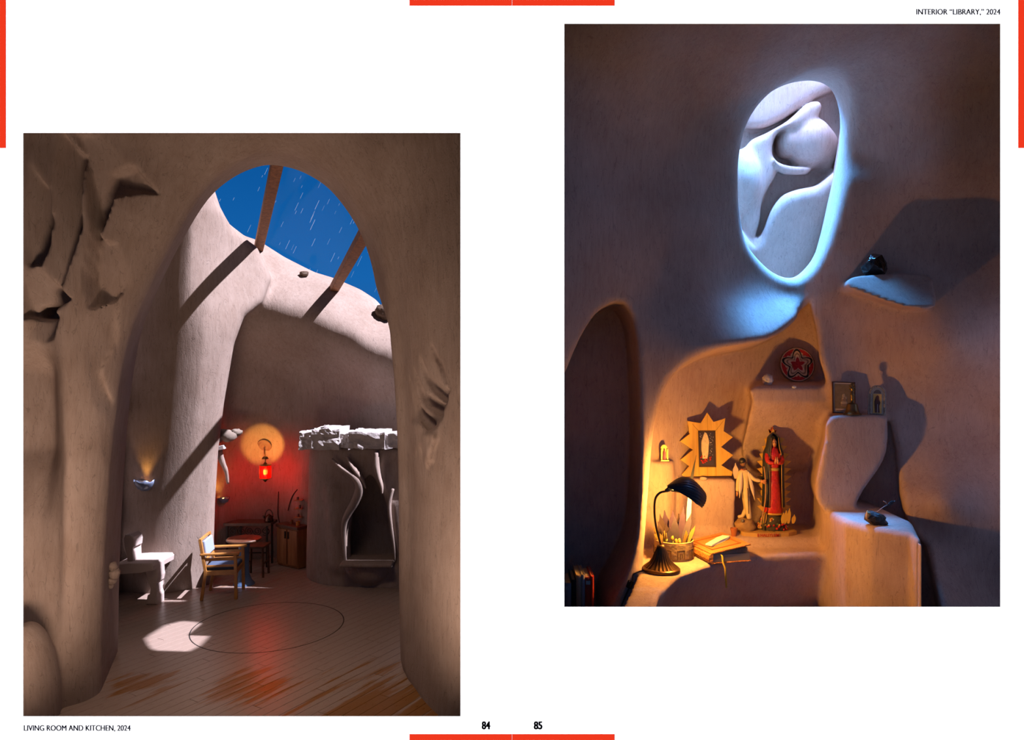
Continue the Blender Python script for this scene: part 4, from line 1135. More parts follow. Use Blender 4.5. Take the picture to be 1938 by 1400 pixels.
# ------------------------------------------------------------------ lantern and sconces
def lantern():
    d = 12.85; c = W(502, 893, d)
    root = empty('pendant_lantern', (c.x, d, W(0, 910, d).z), 'lit red glass pendant lantern with brass fittings in the niche', 'lamp')
    brass = plain('old_brass', (0.30, 0.17, 0.06), 0.35, 0.9)
    k = d / F
    gm = NT('red_lantern_glass'); gb = gm.b
    gb.inputs['Base Color'].default_value = (0.75, 0.03, 0.015, 1); gb.inputs['Roughness'].default_value = 0.3
    tr = gm.n('ShaderNodeBsdfTransparent'); tr.inputs[0].default_value = (0.9, 0.11, 0.05, 1)
    mx = gm.n('ShaderNodeMixShader'); mx.inputs[0].default_value = 0.35
    gm.l(tr.outputs[0], mx.inputs[1]); gm.l(gb.outputs[0], mx.inputs[2]); gm.l(mx.outputs[0], gm.t.nodes['Material Output'].inputs['Surface'])
    lathe('glass', [(7 * k, 4 * k), (10 * k, 6 * k), (10.5 * k, 20 * k), (10 * k, 28 * k), (8 * k, 30 * k)], gm.m, root, seg=24)
    lathe('base', [(0, -2 * k), (2 * k, -1 * k), (4 * k, 2 * k), (9 * k, 4 * k), (9 * k, 5.5 * k), (0, 5.5 * k)], brass, root, seg=20)
    lathe('cap', [(0, 36 * k), (2 * k, 35 * k), (4 * k, 32 * k), (10 * k, 30.5 * k), (10 * k, 29 * k), (0, 29 * k)], brass, root, seg=20)
    for a in range(4):
        an = a * math.pi / 2 + 0.5
        bar('strut', (10.6 * k * math.cos(an), 10.6 * k * math.sin(an), 4 * k), (10.6 * k * math.cos(an), 10.6 * k * math.sin(an), 31 * k), 0.008, 0.008, brass, root)
    blob('bulb', (0, 0, 17 * k), (3.6 * k, 3.6 * k, 8 * k), plain('lantern_flame', (1, 0.5, 0.3), 0.5, emit=(1.0, 0.40, 0.32), es=3.0), root, 3)
    top = W(501, 850, 13.22) - root.location
    tube('rod', [(0, 0, 35 * k), (0, 0.02, 46 * k), top * 0.85 + Vector((0, 0.0, 0.0)), top], 0.009, brass, root, 8)
    lathe('smoke_bell', [(0, 47 * k), (4 * k, 46 * k), (6.5 * k, 42 * k), (6.3 * k, 41.7 * k), (3.5 * k, 45 * k), (0, 46 * k)], brass, root, seg=20)
    rose = bmesh.new(); lathe_bm(rose, [(0, 0.0), (0.03, 0.012), (0.04, 0.03), (0.08, 0.035), (0.095, 0.02), (0.125, 0.016), (0.13, 0.0), (0, -0.02)], (0, 0, 0), 28)
    bmesh.ops.transform(rose, matrix=Matrix.Translation(W(500, 843, 13.36) - root.location) @ Matrix.Rotation(math.radians(118), 4, 'X'), verts=rose.verts)
    auto_smooth(bm_obj('ceiling_rose', rose, plain('rose_clay', (0.22, 0.13, 0.10), 0.8), root))
    L = light('lantern_light', 'POINT', W(502, 893, d), 24, (1.0, 0.085, 0.022), shadow_soft_size=0.05)
    L.parent = root; L.location = (0, 0, 17 * k)
    L2 = light('lantern_top_light', 'SPOT', W(502, 885, d), 26, (1.0, 0.46, 0.09), shadow_soft_size=0.02, spot_size=math.radians(88), spot_blend=0.5)
    L2.parent = root; L2.location = (0, 0, 50 * k); L2.rotation_euler = (W(500, 836, 13.4) - root.location - Vector((0, 0, 50 * k))).to_track_quat('-Z', 'Y').to_euler()
lantern()

M_SCON = plain('sconce_glaze', (0.13, 0.16, 0.24), 0.3, noise=0.8, nscale=9, coat=0.4)
def sconce(px, py, d, w, label, rz, en):
    c = hit(W_BACK, px, py)[0] + Vector((0, -0.01, 0)); d = c.y; k = d / F
    if w < 30: c = c + Vector((0.02, -0.03, 0))
    root = empty('wall_sconce', c, label, 'sconce', 'ceramic bowl sconces', rz)
    r = w * k / 2
    bm = bmesh.new()
    prof = [(0.03, -0.85), (0.35, -0.80), (0.7, -0.5), (0.92, -0.12), (1.0, 0.18), (0.93, 0.18), (0.82, -0.1), (0.6, -0.42), (0.3, -0.66), (0.03, -0.72)]
    seg = 18; rings = []
    for (rr, zz) in prof:
        rings.append([bm.verts.new((r * rr * math.cos(math.pi + math.pi * t / seg), r * rr * 0.9 * math.sin(math.pi + math.pi * t / seg) , r * (zz + (0.10 * math.sin(7 * math.pi * t / seg) if abs(zz - 0.18) < 1e-6 else 0)))) for t in range(seg + 1)])
    for a, b in zip(rings[:-1], rings[1:]):
        for t in range(seg): bm.faces.new((a[t], a[t + 1], b[t + 1], b[t]))
    bm_obj('bowl', bm, M_SCON, root, True)
    box('back_plate', (0, 0.012, -r * 0.25), (r * 1.5, 0.03, r * 0.9), M_SCON, root, bevel=0.01)
    blob('bulb', (0, -r * 0.35, -r * 0.15), (0.025, 0.025, 0.03), plain('sconce_bulb', (1, 0.6, 0.3), 0.5, emit=(1.0, 0.5, 0.12), es=8), root, 2)
    L = light('sconce_light', 'SPOT', (0, 0, 0), en, (1.0, 0.50, 0.10), shadow_soft_size=0.03, spot_size=math.radians(80), spot_blend=0.7)
    L.parent = root; L.location = (0, -r * 0.35, r * 0.0); L.rotation_euler = (math.radians(190), 0, 0)
sconce(275, 912, 11.0, 40, 'blue-grey ceramic bowl sconce on the dark wall beside the column', 0.0, 17)
sconce(423, 942, 12.15, 22, 'small blue ceramic sconce on the niche edge beside the column', 0.2, 12)
# ================================================================== LIBRARY: things in the nook
def ground(x, y, z, r=0.0):
    """height of the finished clay surface under a footprint of radius r, seen from just above z"""
    hs = []
    for k in range(9 if r > 0 else 1):
        a = k * math.pi / 4; rr = 0 if k == 8 or r == 0 else r
        ok, loc, nrm, _ = W_NOOK.ray_cast(Vector((x + rr * math.cos(a), y + rr * math.sin(a), z + 0.12)), Vector((0, 0, -1)))
        if ok and nrm.z > 0.9 and abs(loc.z - z) < 0.06: hs.append(loc.z)
    return sum(hs) / len(hs) - 0.001 if hs else z
def table_z(y):
    t = min(1.0, max(0.0, (y - 3.975) / 0.065)); return 2.44 + 0.047 * t * t * (3 - 2 * t)

M_LBRONZE = plain('bronze', (0.16, 0.085, 0.035), 0.32, 0.85, noise=0.25, nscale=30)
M_SHADE = plain('dark_shell_enamel', (0.035, 0.045, 0.06), 0.28, 0.35)
def desk_lamp():
    d = 3.54; c = W(1251, 0, d); z0 = ground(c.x, d, table_z(d), 0.07)
    root = empty('desk_lamp', (c.x, d, z0), 'bronze desk lamp with fluted foot and dark scallop-shell shade, switched on', 'lamp')
    def lo(px, py, dd=d): return W(px, py, dd) - root.location
    lathe('base', [(0, 0), (0.088, 0), (0.091, 0.006), (0.090, 0.014), (0.084, 0.019), (0, 0.02)], M_LBRONZE, root, seg=48)
    prof = [(0.082, 0.018), (0.072, 0.026), (0.055, 0.040), (0.041, 0.060), (0.032, 0.084), (0.023, 0.105), (0.018, 0.122), (0.012, 0.126), (0, 0.126)]
    lathe('fluted_foot', prof, M_LBRONZE, root, seg=120, ripple=lambda a, i: 1 + (0.05 if i < 6 else 0.0) * math.cos(24 * a), ang=70)
    st = [lo(1243, 1026), lo(1240, 1000), lo(1239, 975), lo(1239, 952), lo(1242, 940), lo(1250, 932), lo(1262, 929)]
    st[0] = Vector((0, 0, 0.12)); st[1].x = st[2].x * 0.7
    tube('stem', catmull(st, 6), 0.0055, M_LBRONZE, root, 10)
    # scallop shell shade: ribs fan out from the hinge; far rim is lifted so the light falls back into the nook
    hinge = lo(1262, 929); N, Mv = 26, 64
    bm = bmesh.new(); grid_ = []
    L = 0.188; 
    for i in range(N + 1):
        u = i / N; row = []
        for j in range(Mv + 1):
            a = (j / Mv - 0.5) * 2.0            # -1 near side .. 1 far side
            fan = 0.008 + 0.088 * math.sin(min(1, u * 1.02) * math.pi * 0.60) ** 0.9 * (1 - 0.28 * max(0, u - 0.7) / 0.3)
            ph = a * 1.32
            rib = 1 + 0.045 * math.cos(j / Mv * 2 * math.pi * 13) * min(1, u * 3)
            up = 0.012 + 0.050 * math.sin(math.pi * min(1.0, 0.10 + u * 0.62)) - 0.055 * u * u
            y = math.sin(ph) * fan * rib
            z = (math.cos(ph) - 0.55) * fan * 0.62 * rib + up - 0.030 * u
            x = L * (u ** 0.9) * (1 - (0.16 if a < 0 else 0.42) * a * a * u)
            row.append(Vector((x, y, z)))
        grid_.append(row)
    tilt = Matrix.Rotation(math.radians(27), 3, 'X')   # near rim down, far rim up
    vs = [[bm.verts.new(hinge + tilt @ p) for p in r] for r in grid_]
    for i in range(N):
        for j in range(Mv): bm.faces.new((vs[i][j], vs[i][j + 1], vs[i + 1][j + 1], vs[i + 1][j]))
    o = bm_obj('shade', bm, M_SHADE, root, True)
    sd = o.modifiers.new('thickness', 'SOLIDIFY'); sd.thickness = 0.003; sd.offset = 0
    nk = hinge + Vector((0.004, 0, 0.006))
    tube('hinge', [hinge + Vector((-0.006, 0, 0)), nk, hinge + Vector((0.03, 0, 0.012))], [0.008, 0.011, 0.008], M_SHADE, root, 12)
    bp = hinge + Vector((0.131, 0.060, -0.019))
    blob('bulb', bp, (0.013, 0.013, 0.013), plain('lamp_bulb', (1, 0.8, 0.5), 0.5, emit=(1.0, 0.62, 0.22), es=15), root, 3)
    tube('socket', [hinge + Vector((0.02, 0, 0.008)), bp + Vector((-0.014, 0, 0.002))], [0.009, 0.009], M_SHADE, root, 12)
    Lm = light('desk_lamp_light', 'POINT', (0, 0, 0), 27, (1.0, 0.44, 0.075), shadow_soft_size=0.032)
    Lm.parent = root; Lm.location = bp
    # cord with its inline switch, lying on the table
    def onT(px, py):
        p, n = hit(W_NOOK, px, py, 0.004); return p - root.location
    cp = [Vector((-0.086, -0.02, 0.008)), onT(1200, 1086), onT(1197, 1097), onT(1192, 1108), onT(1184, 1126), onT(1174, 1150)]
    tube('cord', catmull(cp, 6), 0.0035, plain('brown_cord', (0.05, 0.03, 0.02), 0.5), root, 8)
    a = onT(1194, 1102); b = onT(1189, 1116)
    bm = bmesh.new(); bar_bm(bm, a + Vector((0, 0, 0.008)), b + Vector((0, 0, 0.008)), 0.026, 0.018, 0.004)
    sw = bm_obj('switch', bm, plain('black_plastic', (0.02, 0.016, 0.014), 0.35), root)
    blob('toggle', (a * 0.6 + b * 0.4) + Vector((0, 0, 0.018)), (0.006, 0.006, 0.005), plain('pale_plastic', (0.3, 0.26, 0.2), 0.4), sw, 2)
desk_lamp()

M_POT = plain('straw_clay', (0.62, 0.45, 0.20), 0.75, noise=0.15, nscale=40, bump=0.3)
M_KEY = plain('brown_key_paint', (0.09, 0.045, 0.015), 0.7)
def leaf_mesh(name, a, b, w, mat, parent, side=(1, 0, 0), bend=0.0, tip=0.25, th=0.0025):
    a = Vector(a); b = Vector(b); d = b - a; s = Vector(side); s = (s - d.normalized() * s.dot(d.normalized())).normalized(); n = d.normalized().cross(s)
    bm = bmesh.new(); rows = []
    N = 8
    for i in range(N + 1):
        t = i / N; wd = w * (0.35 + 0.65 * math.sin(math.pi * min(1, t * 0.9 + 0.08))) * (1 if t < 1 - tip else max(0.06, (1 - t) / tip))
        c = a + d * t + n * (bend * math.sin(math.pi * t * 0.5) * d.length) + s * (0.15 * bend * t)
        rows.append([bm.verts.new(c - s * wd + n * th), bm.verts.new(c + n * (th * 2.4)), bm.verts.new(c + s * wd + n * th), bm.verts.new(c + s * wd - n * th), bm.verts.new(c - s * wd - n * th)])
    for p, q in zip(rows[:-1], rows[1:]):
        for k in range(5): bm.faces.new((p[k], p[(k + 1) % 5], q[(k + 1) % 5], q[k]))
    bm.faces.new(rows[0]); bm.faces.new(rows[-1][::-1])
    return bm_obj(name, bm, mat, parent, False)

def planter():
    d = 3.79; c = W(1275, 0, d); z0 = ground(c.x, d, table_z(d), 0.08)
    root = empty('planter', (c.x, d, z0), 'straw-coloured round pot with dark Greek key band holding purple dried leaves', 'planter')
    R = 0.098
    lathe('pot', [(0, 0), (R * 0.97, 0), (R, 0.006), (R, 0.088), (R * 1.02, 0.094), (R * 0.96, 0.096), (R * 0.92, 0.06), (0, 0.055)], M_POT, root, seg=48)
    # meander band as raised strokes
    def arc(a0, a1, z):
        pts = [(R * 1.006 * math.cos(a0 + (a1 - a0) * k / 5), R * 1.006 * math.sin(a0 + (a1 - a0) * k / 5), z) for k in range(6)]
        return pts
    n = 9; st = 2 * math.pi / n
    bm = bmesh.new()
    for i in range(n):
        a = -math.pi / 2 + i * st
        paths = [arc(a, a, 0.014)[:1] + [(R * 1.006 * math.cos(a), R * 1.006 * math.sin(a), 0.058)] + arc(a, a + st * 0.5, 0.058)[1:] + [(R * 1.006 * math.cos(a + st * 0.5), R * 1.006 * math.sin(a + st * 0.5), 0.014)] + arc(a + st * 0.5, a + st, 0.014)[1:],
                 [(R * 1.006 * math.cos(a + st * 0.17), R * 1.006 * math.sin(a + st * 0.17), 0.014), (R * 1.006 * math.cos(a + st * 0.17), R * 1.006 * math.sin(a + st * 0.17), 0.044), (R * 1.006 * math.cos(a + st * 0.34), R * 1.006 * math.sin(a + st * 0.34), 0.044), (R * 1.006 * math.cos(a + st * 0.34), R * 1.006 * math.sin(a + st * 0.34), 0.022)]]
        for p in paths: tube_bm(bm, p, 0.0026, 6)
    bm_obj('key_pattern', bm, M_KEY, root)
    cols = [plain('purple_leaf', (0.09, 0.055, 0.12), 0.8, noise=0.3, nscale=40), plain('grey_leaf', (0.10, 0.08, 0.12), 0.8, noise=0.3, nscale=40), plain('dark_leaf', (0.08, 0.05, 0.05), 0.8),
            plain('straw_leaf', (0.40, 0.26, 0.06), 0.7), plain('yellow_bud', (0.45, 0.30, 0.04), 0.7), plain('green_bud', (0.42, 0.45, 0.08), 0.7)]
    rnd = random.Random(21)
    k = d / F
    for px0, px1, py1, w, ci, dy in ((1250, 1243, 985, 5, 2, -0.02), (1256, 1248, 975, 6, 2, 0.02), (1262, 1255, 985, 6, 2, -0.04), (1266, 1262, 968, 7, 0, 0.03), (1274, 1270, 966, 8, 0, 0.0), (1279, 1277, 972, 7, 1, -0.03),
                                     (1284, 1288, 985, 6, 0, 0.03), (1292, 1296, 958, 6, 0, 0.0), (1296, 1301, 968, 6, 1, -0.02), (1300, 1304, 980, 5, 0, 0.03), (1288, 1290, 976, 5, 2, 0.04), (1258, 1262, 992, 6, 1, -0.05),
                                     (1303, 1310, 990, 4, 3, -0.02), (1248, 1244, 1000, 4, 3, -0.05), (1296, 1292, 1000, 5, 2, -0.05)):
        a = Vector(((px0 - 1275) * k * 0.7, dy, 0.058)); b = Vector(((px1 - 1275) * k, dy * 1.5, W(0, py1, d).z - z0))
        leaf_mesh('leaf', a, b, w * k, cols[ci], root, (math.cos(rnd.uniform(-0.5, 0.5)), math.sin(rnd.uniform(-0.5, 0.5)), 0), rnd.uniform(-0.08, 0.08))
    for i in range(16):
        an = rnd.uniform(math.pi, 2 * math.pi); r = R * rnd.uniform(0.55, 0.9)
        p = Vector((r * math.cos(an), r * math.sin(an), rnd.uniform(0.092, 0.118)))
        o = blob('bud', p, (0.008, 0.008, rnd.uniform(0.008, 0.016)), cols[rnd.choice((3, 4, 4, 5))], root, 2, 0.4, i, 3.0)
    for i in range(12):
        an = rnd.uniform(math.pi * 0.9, 2.1 * math.pi); r = R * 0.8
        leaf_mesh('straw', (r * math.cos(an), r * math.sin(an), 0.06), (R * 1.12 * math.cos(an), R * 1.12 * math.sin(an), rnd.uniform(0.12, 0.16)), 0.003, cols[3], root, (-math.sin(an), math.cos(an), 0), 0.1)
    # white quill with dark tip standing in the pot
    a = W(1301, 1012, d + 0.02); m = W(1307, 912, d + 0.05); b = W(1316, 861, d + 0.07)
    f = empty('feather', a, 'tall white quill feather with a black tip standing in the pot', 'feather')
    leaf_mesh('vane', a - f.location, m - f.location + Vector((0.0, 0, 0.0)), 0.0115, plain('white_feather', (0.78, 0.82, 0.84), 0.6), f, (1, 0, 0), 0.0, 0.02, 0.0015)
    leaf_mesh('dark_tip', m - f.location - (m - a) * 0.06, b - f.location, 0.0085, plain('black_feather', (0.015, 0.013, 0.012), 0.5), f, (1, 0, 0), 0.04, 0.75, 0.0015)
planter()

M_COVER = plain('carved_orange_cover', (0.60, 0.24, 0.06), 0.5, noise=0.25, nscale=70, bump=0.6)
M_PAGES = plain('page_edges', (0.55, 0.44, 0.28), 0.8, noise=0.15, nscale=3)
def big_book():
    ang = math.radians(14); B = Vector((0.985, 3.66)); wd, sp, th = 0.225, 0.275, 0.046
    z0 = ground(B.x + 0.08, B.y + 0.13, table_z(3.75), 0.09)
    root = empty('thick_book', (B.x, B.y, z0), 'thick orange-covered book with a raised frame on its lid, lying by the pot', 'book', rz=ang)
    # local: x from spine to fore-edge, y backwards
    tl = math.radians(9)
    box('back_cover', (wd / 2, sp / 2, 0.003), (wd, sp, 0.006), M_COVER, root, bevel=0.002)
    R_ = Matrix.Rotation(-tl, 3, 'Y')
    def up(x, y, z): return R_ @ Vector((x, 0, z)) + Vector((0, y, th))
    M4 = Matrix.Translation((0, 0, th)) @ R_.to_4x4()
    bm = bmesh.new(); box_bm(bm, (wd / 2, sp / 2, 0.004), (wd, sp, 0.008), None, 0.002); bmesh.ops.transform(bm, matrix=M4, verts=bm.verts)
    fc = bm_obj('front_cover', bm, M_COVER, root)
    bm = bmesh.new()
    for c, s in (((wd / 2, 0.045, 0.009), (wd - 0.06, 0.008, 0.006)), ((wd / 2, sp - 0.045, 0.009), (wd - 0.06, 0.008, 0.006)), ((0.034, sp / 2, 0.009), (0.008, sp - 0.09, 0.006)), ((wd - 0.034, sp / 2, 0.009), (0.008, sp - 0.09, 0.006))):
        box_bm(bm, c, s, None, 0.001)
    bmesh.ops.transform(bm, matrix=M4, verts=bm.verts); bm_obj('raised_frame', bm, plain('cover_relief', (0.38, 0.13, 0.03), 0.5), fc)
    bm = bmesh.new()      # rounded spine
    prism_bm(bm, [(0.004, 0.0), (-0.010, 0.008), (-0.014, th / 2), (-0.010, th - 0.004), (0.004, th + 0.004), (0.012, th), (0.012, 0)], 0.0, sp)
    bm_obj('spine', bm, M_COVER, root)
    # leaves: a main block and a few sheets fanning up to the lid
    box('page_block', (wd / 2 + 0.004, sp / 2, 0.024), (wd - 0.02, sp - 0.012, 0.036), M_PAGES, root, bevel=0.002)
    for i in range(4):
        t = tl * (i + 1) / 5.2
        bm = bmesh.new(); box_bm(bm, (wd / 2 - 0.004, sp / 2, 0), (wd - 0.022, sp - 0.016, 0.0018)); bmesh.ops.transform(bm, matrix=Matrix.Translation((0, 0, 0.043)) @ Matrix.Rotation(-t, 4, 'Y'), verts=bm.verts)
        bm_obj('leaf', bm, M_PAGES, root)
    tube('bookmark', [(0.06, 0.02, 0.044), (0.058, -0.006, 0.04), (0.058, -0.012, 0.01), (0.06, -0.03, -0.015), (0.064, -0.035, -0.11)], 0.005, plain('yellow_ribbon', (0.55, 0.38, 0.03), 0.6), root, 8, (0.35, (0, 1, 0)))
    # pale bone piece on the lid
    M5 = root.matrix_basis @ M4
    bm = bmesh.new(); prism_bm(bm, [(-0.02, -0.075), (0.022, -0.08), (0.026, 0.03), (0.034, 0.06), (0.026, 0.085), (-0.018, 0.082), (-0.026, 0.04)], 0.0, 0.012, bevel=0.004)
    bmesh.ops.transform(bm, matrix=Matrix.Translation((wd * 0.5, sp * 0.5, 0.022)) @ Matrix.Rotation(math.radians(-62), 4, 'Z') @ Matrix.Rotation(math.radians(-90), 4, 'X'), verts=bm.verts)
    bmesh.ops.transform(bm, matrix=M5, verts=bm.verts)
    tag(bm_obj('bone_piece', bm, plain('white_bone', (0.82, 0.82, 0.82), 0.5)), 'flat white bone piece lying on the orange book', 'bone')
big_book()

# ------------------------------------------------------------------ star plaque
M_YWOOD = wood('yellow_wood', (0.66, 0.36, 0.04), (0.86, 0.52, 0.09), (30, 5, 2.0), 0.5, 0.15)
def star_plaque():
    d = 4.16; k = d / F
    zt = 2.80
    pts = [(1341.6, 784.5), (1352.5, 803.5), (1376, 795.5), (1371, 820.5), (1389.5, 831.5), (1365, 850), (1389, 865.5), (1364.5, 884.5), (1387, 897), (1385, 904), (1286, 906), (1306.5, 886), (1288.5, 874), (1314, 855), (1288.5, 839), (1308, 825.5), (1303.5, 800.5), (1329, 805.5)]
    c = W(1338, 906, d)
    root = empty('star_plaque', (c.x, d, zt), 'yellow wooden many-pointed star plaque with a framed robed figure, on the ledge', 'plaque')
    pp = [((p[0] - 1338) * k, (906 - p[1]) * k) for p in pts]
    T = Matrix.Rotation(math.radians(-5), 4, 'X')
    prism('star_board', pp, 0.0, 0.014, M_YWOOD, root, T, 0.002)
    for x in (1323, 1339, 1355):
        h0, h1 = (888, 905) if x != 1339 else (888, 905)
        bm = bmesh.new(); box_bm(bm, ((x - 1338) * k, -0.0006, (906 - (h0 + h1) / 2) * k), (0.0018, 0.0015, (h1 - h0) * k)); bmesh.ops.transform(bm, matrix=T, verts=bm.verts)
        bm_obj('board_joint', bm, plain('joint_brown', (0.35, 0.17, 0.02), 0.7), root)
    for x0, y0, x1, y1 in ((1341, 790, 1341, 819), (1312, 806, 1324, 820), (1372, 800, 1356, 820)):
        bm = bmesh.new(); bar_bm(bm, ((x0 - 1338) * k, -0.0006, (906 - y0) * k), ((x1 - 1338) * k, -0.0006, (906 - y1) * k), 0.0018, 0.0015); bmesh.ops.transform(bm, matrix=T, verts=bm.verts)
        bm_obj('board_joint', bm, MATS['joint_brown'], root)
    def rect(x0, y0, x1, y1, ya, yb, mat, name, par):
        bm = bmesh.new(); box_bm(bm, (((x0 + x1) / 2 - 1338) * k, (ya + yb) / 2, (906 - (y0 + y1) / 2) * k), ((x1 - x0) * k, yb - ya, (y1 - y0) * k), None, 0.0008); bmesh.ops.transform(bm, matrix=T, verts=bm.verts)
        return bm_obj(name, bm, mat, par)
    pic = rect(1323.5, 821, 1354.5, 887, -0.004, 0.002, plain('indigo_panel', (0.035, 0.025, 0.045), 0.6), 'picture_panel', root)
    for a in ((1323, 820, 1325, 888), (1353, 820, 1355, 888), (1323, 820, 1355, 822), (1323, 885, 1355, 888)):
        rect(*a, -0.008, 0.0, plain('dark_frame', (0.05, 0.02, 0.01), 0.6), 'frame_strip', root)
    bm = bmesh.new()
    prism_bm(bm, [((x - 1338) * k, (906 - y) * k) for x, y in ((1330, 872), (1328, 855), (1328, 840), (1331, 832), (1333, 826), (1335, 822), (1338, 823), (1340, 828), (1342, 834), (1343, 842), (1341, 848), (1341, 862), (1339, 872))], -0.010, -0.003, None, 0.002)
    bmesh.ops.transform(bm, matrix=T, verts=bm.verts); bm_obj('robed_figure', bm, plain('cream_carving', (0.72, 0.58, 0.36), 0.7, noise=0.25, nscale=60, bump=0.5), pic)
    rnd = random.Random(8)
    for i in range(22):
        blob('flower', T @ Vector(((rnd.uniform(1326, 1346) - 1338) * k, -0.008, (906 - rnd.uniform(866, 880)) * k)), (0.005, 0.004, 0.005), plain('red_flowers', (0.5, 0.02, 0.015), 0.6), pic, 1)
    for i in range(26):
        x = rnd.uniform(1344, 1352) if i > 5 else rnd.uniform(1326, 1329)
        y = rnd.uniform(824, 866) if i > 5 else rnd.uniform(824, 832)
        blob('painted_star', T @ Vector(((x - 1338) * k, -0.0045, (906 - y) * k)), (0.0022, 0.001, 0.0022), plain('painted_dots', (0.6, 0.55, 0.6), 0.6), pic, 1)
    p, n = hit(W_NOOK, 1331, 909)
    tag(blob('pebble', W(1331, 906, 4.115) + Vector((0, 0, 0.002)), (0.022, 0.016, 0.010), plain('pale_pebble', (0.62, 0.5, 0.38), 0.7), None, 3, 0.2, 3), 'pale oval pebble in front of the star plaque', 'pebble')
star_plaque()

# ------------------------------------------------------------------ carved group: robed figure on flowers, kneeling figure with staff
def loft_bm(bm, secs, seg=20, close=True):
    """secs: list of (center, rx, ry); horizontal elliptical sections"""
    rings = []
    for c, rx, ry in secs:
        rings.append([bm.verts.new(Vector(c) + Vector((rx * math.cos(2 * math.pi * k / seg), ry * math.sin(2 * math.pi * k / seg), 0))) for k in range(seg)])
    for A, B in zip(rings[:-1], rings[1:]):
        for k in range(seg): bm.faces.new((A[k], A[(k + 1) % seg], B[(k + 1) % seg], B[k]))
    bm.faces.new(rings[0][::-1]); bm.faces.new(rings[-1])
def skin_obj(name, verts, edges, radii, mat, parent, root_i=0, sub=2):
    me = bpy.data.meshes.new(name); me.from_pydata([tuple(v) for v in verts], edges, []); me.update()
    o = bpy.data.objects.new(name, me); COL.objects.link(o); o.parent = parent
    m = o.modifiers.new('skin', 'SKIN'); m.use_smooth_shade = True
    for i, r in enumerate(radii):
        me.skin_vertices[0].data[i].radius = r if hasattr(r, '__len__') else (r, r)
        me.skin_vertices[0].data[i].use_root = (i == root_i)
    s = o.modifiers.new('smooth', 'SUBSURF'); s.levels = sub; s.render_levels = sub
    bpy.context.view_layer.update()
    dg = bpy.context.evaluated_depsgraph_get()
    m2 = bpy.data.meshes.new_from_object(o.evaluated_get(dg)); o.modifiers.clear(); o.data = m2
    m2.materials.clear(); m2.materials.append(mat)
    m2.polygons.foreach_set('use_smooth', [True] * len(m2.polygons))
    return o
def carved_group():
    d = 4.13; k = d / F
    c = W(1450, 0, d); z0 = ground(c.x, d, table_z(d), 0.06)
    root = empty('carved_figure_group', (c.x, d, z0), 'painted carving of a robed figure with sunburst and a kneeling pale figure on one base', 'carving')
    def lo(px, py, dy=0.0): return Vector(((px - 1450) * k, dy, W(0, py, d).z - z0))
    wood_b = plain('base_wood', (0.55, 0.33, 0.10), 0.7, noise=0.2, nscale=25, bump=0.3)
    prism('base_board', [((x - 1450) * k, y) for x, y in ((1396, 0.02), (1400, -0.06), (1424, -0.085), (1452, -0.085), (1484, -0.07), (1504, -0.03), (1506, 0.075), (1470, 0.095), (1410, 0.075))], 0.0, 0.022, wood_b, root, Matrix(((1, 0, 0, 0), (0, 0, 1, 0), (0, 1, 0, 0), (0, 0, 0, 1))))
    text_mesh('inscription', 'E HALSYLUM', plain('red_lettering', (0.42, 0.04, 0.015), 0.7), root, Matrix.Translation(((1424 - 1450) * k, -0.0855, 0.003)), 40 * k, 0.016, thick=0.0012, bold=0.03)
    # flower mound
    mound_c = lo(1463, 985)
    MND = blob('mound', Vector((mound_c.x, 0.015, 0.05)), (0.070, 0.055, 0.080), plain('dark_mound', (0.06, 0.05, 0.03), 0.8), root, 3, 0.35, 9, 3)
    for v in MND.data.vertices: v.co.z = max(v.co.z, 0.012)
    fl = [plain('red_flowers', (0.5, 0.02, 0.015), 0.6), plain('crimson_flowers', (0.35, 0.01, 0.03), 0.6), plain('ochre_flowers', (0.65, 0.4, 0.06), 0.6), plain('white_flowers', (0.7, 0.6, 0.45), 0.6), plain('green_leaves', (0.08, 0.12, 0.04), 0.7)]
    rnd = random.Random(4)
    for i in range(70):
        an = rnd.uniform(-0.25, math.pi + 0.25); el = rnd.uniform(0.0, 1.2)
        p = Vector((mound_c.x + 0.082 * math.cos(an) * math.cos(el), 0.02 - 0.062 * abs(math.sin(an)) * math.cos(el) - 0.004, 0.03 + 0.075 * math.sin(el)))
        blob('flower', p, (0.007, 0.006, 0.007), fl[rnd.choice((0, 0, 1, 2, 2, 3, 4))], root, 1, 0.4, i, 3)
    for px, py in ((1482, 964), (1488, 960), (1477, 968), (1497, 972), (1443, 966)):
        leaf_mesh('petal', lo(px, 988, -0.03), lo(px, py, -0.035), 0.010, fl[2], root, (1, 0, 0), 0.05)
    # sunburst: two-sided saw-tooth back board
    L, R_ = [], []
    n = 10
    for i in range(n):
        y = 968 - i * 14.2
        wL = 1440 + 2.0 * abs(i - 4.5) * 0.8; 
        R_ += [(1486 - (0 if i < 8 else (i - 7) * 4), y + 3), (1501 - (0 if i < 7 else (i - 6) * 4), y - 9)]
        L += [(1448 + (0 if i < 8 else (i - 7) * 3), y + 3), (1436 + (0 if i < 7 else (i - 6) * 5), y - 9)]
    poly = R_ + [(1474, 826), (1467, 812), (1460, 826)] + L[::-1]
    prism('sunburst', [((x - 1450) * k, lo(0, y).z) for x, y in poly], 0.028, 0.036, M_YWOOD, root, None, 0.001)
    # crest star at the top
    sp = []
    for i in range(10):
        a = math.pi / 2 + i * math.pi / 5; r = 0.022 if i % 2 == 0 else 0.010
        q = lo(1467, 816); sp.append((q.x + r * math.cos(a), q.z + r * math.sin(a)))
    prism('crest_star', sp, 0.035, 0.050, plain('rust_red', (0.45, 0.10, 0.03), 0.6), root)
    # robe
    M_ROBE = plain('red_robe', (0.52, 0.02, 0.012), 0.4, noise=0.45, nscale=60, bump=0.3, coat=0.3)
    k_ = k
